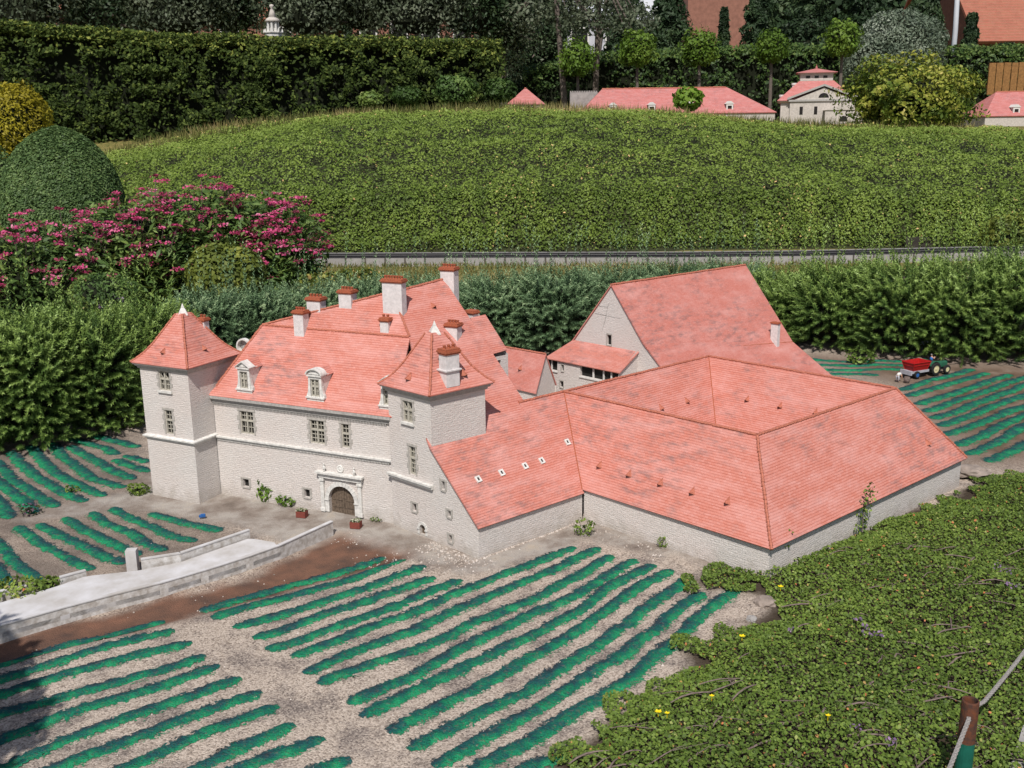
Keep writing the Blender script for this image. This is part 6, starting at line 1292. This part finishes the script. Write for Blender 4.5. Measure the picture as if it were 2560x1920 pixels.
# ------------------------------------------------------------------ fence, lamp post, houses
fa, fb = at(2134, 165, 29.2), at(2330, 165, 29.2); z1, z0 = at(2160, 136, 29.2)[2], at(2160, 196, 29.2)[2] - .1; FN = thing('board_fence', 'orange brown upright board fence at the right, behind the pink roof', 'fence', (fa[0], 29.2, z0)); fr = Frame((fa[0], 29.2), U(0)); m = MB(); s = 0.
while s < fb[0] - fa[0]: wd_ = .17 + .02 * RNG.random(); m.obox(fr, s, s + wd_, z0, z1 + .015 * RNG.random(), 0, .03 + .012 * RNG.random()); s += wd_ + .025
m.build('boards', 'fence', FN); m = MB()
for zz in (.2, .8): m.obox(fr, 0, fb[0] - fa[0], z0 + (z1 - z0) * zz, z0 + (z1 - z0) * zz + .09, -.05, -.002)
m.build('rail', 'fence', FN)
b_, t2 = at(2061, 96, 31), at(2070, -60, 31); m = MB(); m.tube([(b_[0], 31, 1.2), (b_[0], 31, b_[2] + .4), (t2[0] - .02, 31, t2[2] + 1)], [.075, .072, .06], 12); ob = m.build('lamp_post', 'zinc', loc=(b_[0], 31, 1.2), smooth=True); tag(ob, 'tall galvanised lamp post right of the silvery tree', 'lamp post')
m = MB(); m.lathe((t2[0], 31, t2[2] + 1), [(.05, 0), (.2, .05), (.24, .12), (.1, .22)], 12); m.build('lamp_head', 'zinc', ob)
def house(label, xl, xr, py_e, py_r, y, dp, wallm, roofm, zb=1., gable=False, wins=0):
    l, r = at(xl, py_e, y), at(xr, py_e, y); zr_ = at(xl, py_r, y)[2]; ze_ = l[2]; H_t = thing('house', label, 'house', ((l[0] + r[0]) / 2, y, zb), 'houses beyond the park'); fr = Frame((l[0], y), U(0)); Ln = r[0] - l[0]; m = MB()
    wall(m, fr, rpoly(0, Ln, zb, ze_))
    for p, d_, ll in ((fr.pt(Ln, 0), (0, 1, 0), dp), (fr.pt(Ln, 0, -dp), (-1, 0, 0), Ln), (fr.pt(0, 0, -dp), (0, -1, 0), dp)):
        f2 = Frame(p, d_); wall(m, f2, rpoly(0, ll, zb, ze_) if d_[0] else [(0, zb), (ll, zb), (ll, ze_), (ll / 2, zr_), (0, ze_)])
    m.build('wall', wallm, H_t); m = MB(); e = .25; m.face([fr.pt(-e, ze_ - .1, e), fr.pt(Ln + e, ze_ - .1, e), fr.pt(Ln + e, zr_, -dp / 2), fr.pt(-e, zr_, -dp / 2)]); m.face([fr.pt(Ln + e, ze_ - .1, -dp - e), fr.pt(-e, ze_ - .1, -dp - e), fr.pt(-e, zr_, -dp / 2), fr.pt(Ln + e, zr_, -dp / 2)]); m.build('roof', roofm, H_t, solid=.12)
    for i in range(wins):
        m = MB(); s = Ln * (i + .5) / wins; m.obox(fr, s - .4, s + .4, ze_ - 1.5, ze_ - .35, .002, .04); wo = m.build('window', 'trim', H_t); m = MB(); m.obox(fr, s - .33, s + .33, ze_ - 1.43, ze_ - .42, .041, .045); m.build('pane', 'pane', wo)
house('red brick house wall between the dark conifers, top centre right', 1490, 1640, -130, -260, 43, 6, 'housebrick', 'houseroof', wins=2)
house('house with a brown tiled roof at the top right corner', 2118, 2500, 84, -190, 39, 9, 'housebrick', 'houseroof')
house('pale house with a blue grey roof seen between the slim trunks', 1215, 1440, 40, -120, 46, 7, 'housepale', 'zinc', wins=3)
house('house with a brown roof behind the willows, top left', 330, 660, 40, -140, 42, 8, 'housebrick', 'houseroof', wins=3)
house('house with a pinkish roof at the far top left corner', -150, 120, 30, -140, 44, 8, 'housebrick', 'houseroof', wins=2)
house('brick house behind the willows, left of the slim trunks', 760, 1030, 30, -160, 48, 8, 'housebrick', 'houseroof', wins=4)
n = 42000; x_ = RNG.uniform(-30, 32, n); z_ = 1 + 8.5 * RNG.random(n); y_ = 52 + 2 * vnoise(x_, z_, 1.8, 5) + RNG.random(n); V, Fq = leaf_geo(np.stack([x_, y_, z_ + 1.5 * vnoise(x_, y_, 2.5, 6) - .7], 1), np.tile([0, -1, .5], (n, 1)), .45, .6, .6); ob = np_mesh('far_wood', V, Fq, 'darkfir', rnd=np.clip(vnoise(x_, z_, .8, 7) * .7 + .3 * RNG.random(n), 0, 1)); tag(ob, 'far dark belt of trees closing the view behind the houses', 'wood', kind='stuff')
m = MB(); m.obox(Frame((-30, 55.5), U(0)), 0, 62, 0, 8.5, -1, 0); m.build('interior', 'dark', ob)

# ------------------------------------------------------------------ creeping cotoneaster bank in the right foreground
n = 900000; x_ = RNG.uniform(-.35, 3.6, n); y_ = RNG.uniform(1.45, 5.0, n); q = np.stack([x_, y_, np.full(n, .06)], 1) - EYE; dd = q @ FWD; sx_ = 1280 + F * (q @ RIGHT) / dd; sy_ = 960 - F * (q @ UPV) / dd
d = sdf(veg_poly, x_, y_) + .12 * (vnoise(x_, y_, .16, 101) - .5) + .13 * (vnoise(x_, y_, .05, 102) - .5)
k = (d > -.005) & (sx_ > -150) & (sx_ < 2750) & (sy_ < 2150); x_, y_, d = x_[k], y_[k], d[k]
near_ = np.clip((4.2 - y_) / 2.2, 0, 1); keep = RNG.random(len(x_)) < .52 + .30 * sstep(.10, .0, d); x_, y_, d = x_[keep], y_[keep], d[keep]
# keep leaves out of the barn
u_b, v_b = ur[:2], vr[:2]
inside = sdf(np.array([A3(Rg(L1 + wv - .012, -wv + .012)), A3(Rg(L1 + wv - .012, L2 + wv)), A3(Rg(0, L2 + wv)), A3(o1 + vr * .012)]), x_, y_) > 0; x_, y_, d = x_[~inside], y_[~inside], d[~inside]
cl = vnoise(x_, y_, .13, 103); c2 = vnoise(x_, y_, .045, 104); up_ = .25 + .75 * sstep(-.01, .26, d)
zz = bank_z(x_, y_) + .004 + up_ * (.030 * cl * RNG.random(len(x_)) ** .6 + .014 * c2) + .006 * RNG.random(len(x_))
e = .02; hz = lambda a, b_: .036 * vnoise(a, b_, .13, 103) + .014 * vnoise(a, b_, .045, 104); nn = unit(np.stack([-(hz(x_ + e, y_) - hz(x_ - e, y_)) / (2 * e) * .8, -(hz(x_, y_ + e) - hz(x_, y_ - e)) / (2 * e) * .8 - .15, np.ones(len(x_))], 1))
P = np.stack([x_, y_, zz], 1); V, Fq = leaf_geo(P, nn, .0088, .68, .6, hexa=True, jit=.5)
rn = np.clip(.06 + .42 * RNG.random(len(P)) + .40 * c2 * RNG.random(len(P)) + .18 * (vnoise(x_, y_, .5, 105) - .3), 0, .9); rn = np.where(RNG.random(len(P)) < .018, .94 + .06 * RNG.random(len(P)), rn)
cot = tag(np_mesh('cotoneaster', V, Fq, 'cotone', rnd=rn), 'creeping small leaved cotoneaster covering the near right bank', 'ground cover', kind='stuff')
m = MB()
for i in range(130):
    for _ in range(30):
        px, py = RNG.uniform(1350, 2650), RNG.uniform(1330, 2000); c = G(px, py, .07)
        if sdf(veg_poly, np.array([c[0]]), np.array([c[1]]))[0] > .07 and not (sdf(np.array([A3(Rg(L1 + wv, -wv)), A3(Rg(L1 + wv, L2 + wv)), A3(Rg(0, L2 + wv)), A3(o1)]), np.array([c[0]]), np.array([c[1]]))[0] > -.05): break
    a = RNG.uniform(-.6, .9); l = RNG.uniform(.04, .16); dv = np.array([math.cos(a), math.sin(a), 0]); pts = []
    for j in range(6):
        f_ = j / 5 - .5; p_ = c + dv * l * f_ + np.array([-dv[1], dv[0], 0]) * .008 * math.sin(f_ * 3 + i); zb_ = float(bank_z(np.array([p_[0]]), np.array([p_[1]]))[0]); pts.append([p_[0], p_[1], zb_ + .027 - .014 * (2 * f_) ** 2 * (1 if i % 3 else .3) + .004 * math.sin(i + j)])
    r0 = RNG.uniform(.0009, .0030); m.tube(pts, [r0 * .7, r0, r0, r0 * .9, r0 * .7, r0 * .4], 5)
    if i % 3 == 0: q = np.array(pts[3]); m.tube([q, q + [RNG.normal(0, .02), RNG.normal(0, .02), .006], q + [RNG.normal(0, .03), .03 + RNG.normal(0, .02), -.004]], [r0 * .7, r0 * .5, r0 * .3], 4)
m.build('stems', 'twig', cot)
def sprig(pts, name_mat, k, size, label, cat, cat_group=None, spread=.012, name='creeper', stem_r=.0018):
    pts = [np.array(p, float) for p in pts]; R_ = resamp(pts, k); P = R_ + RNG.normal(0, spread, R_.shape) * [1, 1, .6]; V, Fq = leaf_geo(P, np.tile([0, -.5, .8], (k, 1)), size, .6, .7, hexa=True); o = np_mesh(name, V, Fq, name_mat, loc=pts[0], rnd=RNG.random(k) * .9); tag(o, label, cat, cat_group); m = MB(); m.tube(resamp(pts, 9), [stem_r * (1.2 - i * .09) for i in range(9)], 5); m.build('stem', 'twig', o); return o
bw = Rg(L1 + wv - .01, -wv + .005)
b1 = G(1958, 1400, .04); sprig([b1, VZ(b1[0], b1[1], 1372) * np.array([0, 0, 1.]) + b1 * [1, 1, 0], [b1[0] + .005, b1[1], VZ(b1[0], b1[1], 1322)]], 'cotone', 60, .013, 'upright creeper shoot rising past the barn front corner', 'creeper', spread=.009)
b2 = G(2155, 1330, .03); sprig([b2, [b2[0], b2[1], VZ(b2[0], b2[1], 1285)], [b2[0] + .012, b2[1], VZ(b2[0], b2[1], 1250)], [b2[0] + .03, b2[1], VZ(b2[0], b2[1], 1218)]], 'cotone', 130, .013, 'creeper climbing the barn side wall up over the eave', 'creeper', spread=.012)
# yellow and mauve flowers in the creeper
for i, ((px, py), lb) in enumerate(zip(((1953, 1442), (1856, 1577), (1646, 1768), (1668, 1775), (1780, 1733), (2068, 1820)), ('yellow flower among the leaves just below the barn corner', 'yellow flower beside the pale rock', 'left of a pair of yellow flowers near the field edge', 'right of a pair of yellow flowers near the field edge', 'small yellow flower alone between the rock and the paired flowers', 'yellow flower lowest in the picture, left of the green post'))):
    c = G(px, py, .09); c[2] = float(bank_z(c[:1], c[1:2])[0]) + .052; m = MB()
    for j in range(5):
        a = 2 * math.pi * j / 5 + i; d_ = np.array([math.cos(a), math.sin(a) * .8, .25]); s_v = np.array([-math.sin(a), math.cos(a), 0]); r_ = .0105 if i < 3 else .0075; m.face([c, c + d_ * r_ * .6 - s_v * r_ * .42, c + d_ * r_ + [0, 0, .001], c + d_ * r_ * .6 + s_v * r_ * .42])
    m.lathe(c, [(.002, 0), (.0022, .002), (.0004, .003)], 7); m.tube([c - [0, 0, .014], c], .0008, 4); tag(m.build('yellow_flower', 'petal_y', loc=c), lb, 'flower', 'yellow flowers in the creeper')
P = []
for px, py in ((2147, 1560), (2160, 1580), (2172, 1597), (2198, 1598), (1975, 1585), (2490, 1425), (2520, 1440), (2515, 1470), (2545, 1478), (2140, 1830), (2230, 1870)):
    c = G(px, py, .09); P.append(c + RNG.normal(0, .008, (12, 3)) * [1, 1, .5] + [0, 0, .015])
P = np.concatenate(P); V, Fq = leaf_geo(P, np.tile([0, -.4, 1.], (len(P), 1)), .009, .7, .7); tag(np_mesh('mauve_flowers', V, Fq, 'lilac', rnd=.3 + .6 * RNG.random(len(P))), 'tiny mauve flower spikes scattered in the creeper', 'flowers', kind='stuff')
# weeds round the walls and the bridge
def weed(px, py, rx, rz, mat, n, size, label, z=0., nz=.3, extra=(), cr=.4):
    c = G(px, py, z); bush('weed', label, 'weed', (c[0], c[1], z + rz * .8), (rx, rx * .7, rz), mat, n, size, 'weeds round the château', nz=nz, spread=.8, extra=extra, cr=cr, aspect=.6)
weed(672, 1246, .052, .046, 'bright', 380, .019, 'bright green bushy plant growing against the manor wall'); weed(722, 1259, .055, .020, 'bright', 200, .016, 'low trailing part of the green growth, between bushy plant and small window')
weed(788, 1262, .016, .014, 'bright', 40, .014, 'tiny green tuft under the small window left of the gate'); weed(345, 1232, .05, .024, 'cotone', 260, .015, 'low green weed at the foot of the left tower')
M['purpleweed'] = leaf_mat('purple tipped weed', [(0, (.04, .06, .02)), (.6, (.08, .10, .035)), (.75, (.16, .09, .14)), (1, (.24, .13, .22))]); weed(75, 1285, .05, .026, 'purpleweed', 90, .014, 'wispy purple weed in the left field near the picture edge'); weed(180, 1228, .035, .015, 'cotone', 80, .012, 'sparse low weed in the middle of the left field')
weed(50, 1488, .085, .035, 'cotone', 420, .017, 'trailing green weed hanging over the bridge wall at left'); weed(125, 1466, .045, .02, 'cotone', 140, .016, 'small green weed on the bridge wall, right of the larger trailing one'); weed(1460, 1334, .042, .036, 'cotone', 130, .014, 'wispy weed at the inner corner of lean to and barn', cr=.15)
weed(1655, 1366, .022, .022, 'cotone', 50, .012, 'small weed at the foot of the barn front wall', cr=.2); weed(940, 1300, .03, .006, 'cotone', 50, .01, 'low sprig at the wall foot right of the gate', cr=.1)
weed(1900, 1404, .06, .03, 'cotone', 200, .015, 'creeper tuft against the barn front corner', z=.02); weed(0, 1102, .10, .05, 'bright', 200, .02, 'bright weed under the fir shrubs at the left edge')
weed(330, 1062, .12, .05, 'cotone', 300, .02, 'leafy weed under the fir shrubs beside the left tower'); weed(2150, 905, .10, .05, 'cotone', 160, .03, 'weed under the fir shrubs left of the trailer')
# ------------------------------------------------------------------ post and rope at the near right
pt = at(2097, 1512, 2.0); m = MB(); c = np.array([pt[0], pt[1], 0]); zt = pt[2]; RP = thing('rope_post', 'round green steel post with a rusty top, lower right corner', 'post', (c[0], c[1], .0))
m.lathe(c, [(.0185, -.1), (.0185, .21)], 20); m.build('shaft', 'green_paint', RP, smooth=False); m = MB(); m.lathe(c, [(.0187, .2101), (.0187, zt - .003), (.0178, zt), (.0155, zt), (.0148, zt - .004), (.0148, zt - .03)], 20); m.build('rusty_top', 'rust', RP)
m = MB(); m.lathe(c, [(.0145, zt - .03), (.0005, zt - .028)], 16); m.build('cap', 'green_paint', RP)
zr_ = zt - .035; fr_pt = G(2366, 1940, zr_ - .02); a_pt = np.array([c[0] - .010, c[1] - .021, zr_]); b_pt = G(2640, 1520, zr_ + .0); m = MB(); pts = [fr_pt + (fr_pt - a_pt) * .6, fr_pt, a_pt, a_pt + [.012, .03, .002]] + [a_pt * (1 - f_) + b_pt * f_ - np.array([0, 0, .012 * math.sin(math.pi * f_)]) for f_ in np.linspace(.15, 1.2, 10)]
def rope(pts, r):
    P = resamp(pts, 150); m = MB()
    for ph in (0, 2.094, 4.189):
        q = []
        for i, p in enumerate(P):
            d_ = nrm(P[min(i + 1, 149)] - P[max(i - 1, 0)]); x = nrm(np.cross(d_, [0, 0, 1.])); y = np.cross(d_, x); a = ph + i * 1.3; q.append(p + r * .34 * (x * math.cos(a) + y * math.sin(a)))
        m.tube(q, r * .62, 5)
    return m
tag(rope(pts, .0054).build('rope', 'rope', loc=a_pt), 'pale twisted rope running through the green post, lower right', 'rope')
m = MB(); q = [G(2520, 1935, .095), G(2700, 1935, .095), G(2700, 1740, .095), G(2562, 1800, .095)]; m.face(q); tag(m.build('path', 'concrete', solid=.05), kind='structure')
# tree to the left of the photographer: only its shadow on the field is seen
S_ = np.array(to_sun); bl = []
for px, py, t_, r_ in ((-40, 1600, 1.9, .16), (-20, 1690, 1.8, .17), (-60, 1760, 2.0, .2), (-70, 1860, 1.9, .22), (30, 1720, 1.75, .07), (10, 1650, 1.8, .07), (-150, 1700, 2.1, .3), (-160, 1850, 2.1, .3)):
    c = G(px - 70, py) + S_ * t_; bl.append((*c, r_, r_, r_ * .7))
cx_ = bl[6]; tree('shade_tree', 'tree beyond the left picture edge that shades the near left field corner', (cx_[0] - .4, cx_[1] - .2, -.05), (cx_[0] - .15, cx_[1], cx_[2]), .05, bl, 'fir', 5200, .07, limbs=8, cr=.5, shell=.6)
# culvert wall and brown bush at the right end of the bank
c = at(2060, 520, 12.55); M['darkstone'] = simple('dark damp stone', (.055, .047, .04), 1, .5, 9, .6); m = MB(); fr = Frame((c[0], 12.98), U(0)); m.obox(fr, -.42, .36, -.1, c[2] + .0, -.3, 0); ob = m.build('culvert_wall', 'darkstone', loc=(c[0], 12.9, 0)); tag(ob, 'low dark stone culvert wall where the bank meets the track, right', 'wall')
c = at(2185, 520, 12.3); bush('brown_bush', 'small brownish bush at the right edge, in front of the bank', 'bush', (c[0], 12.3, c[2]), (.36, .3, .32), 'golden_bush', 2600, .05, nz=.2)
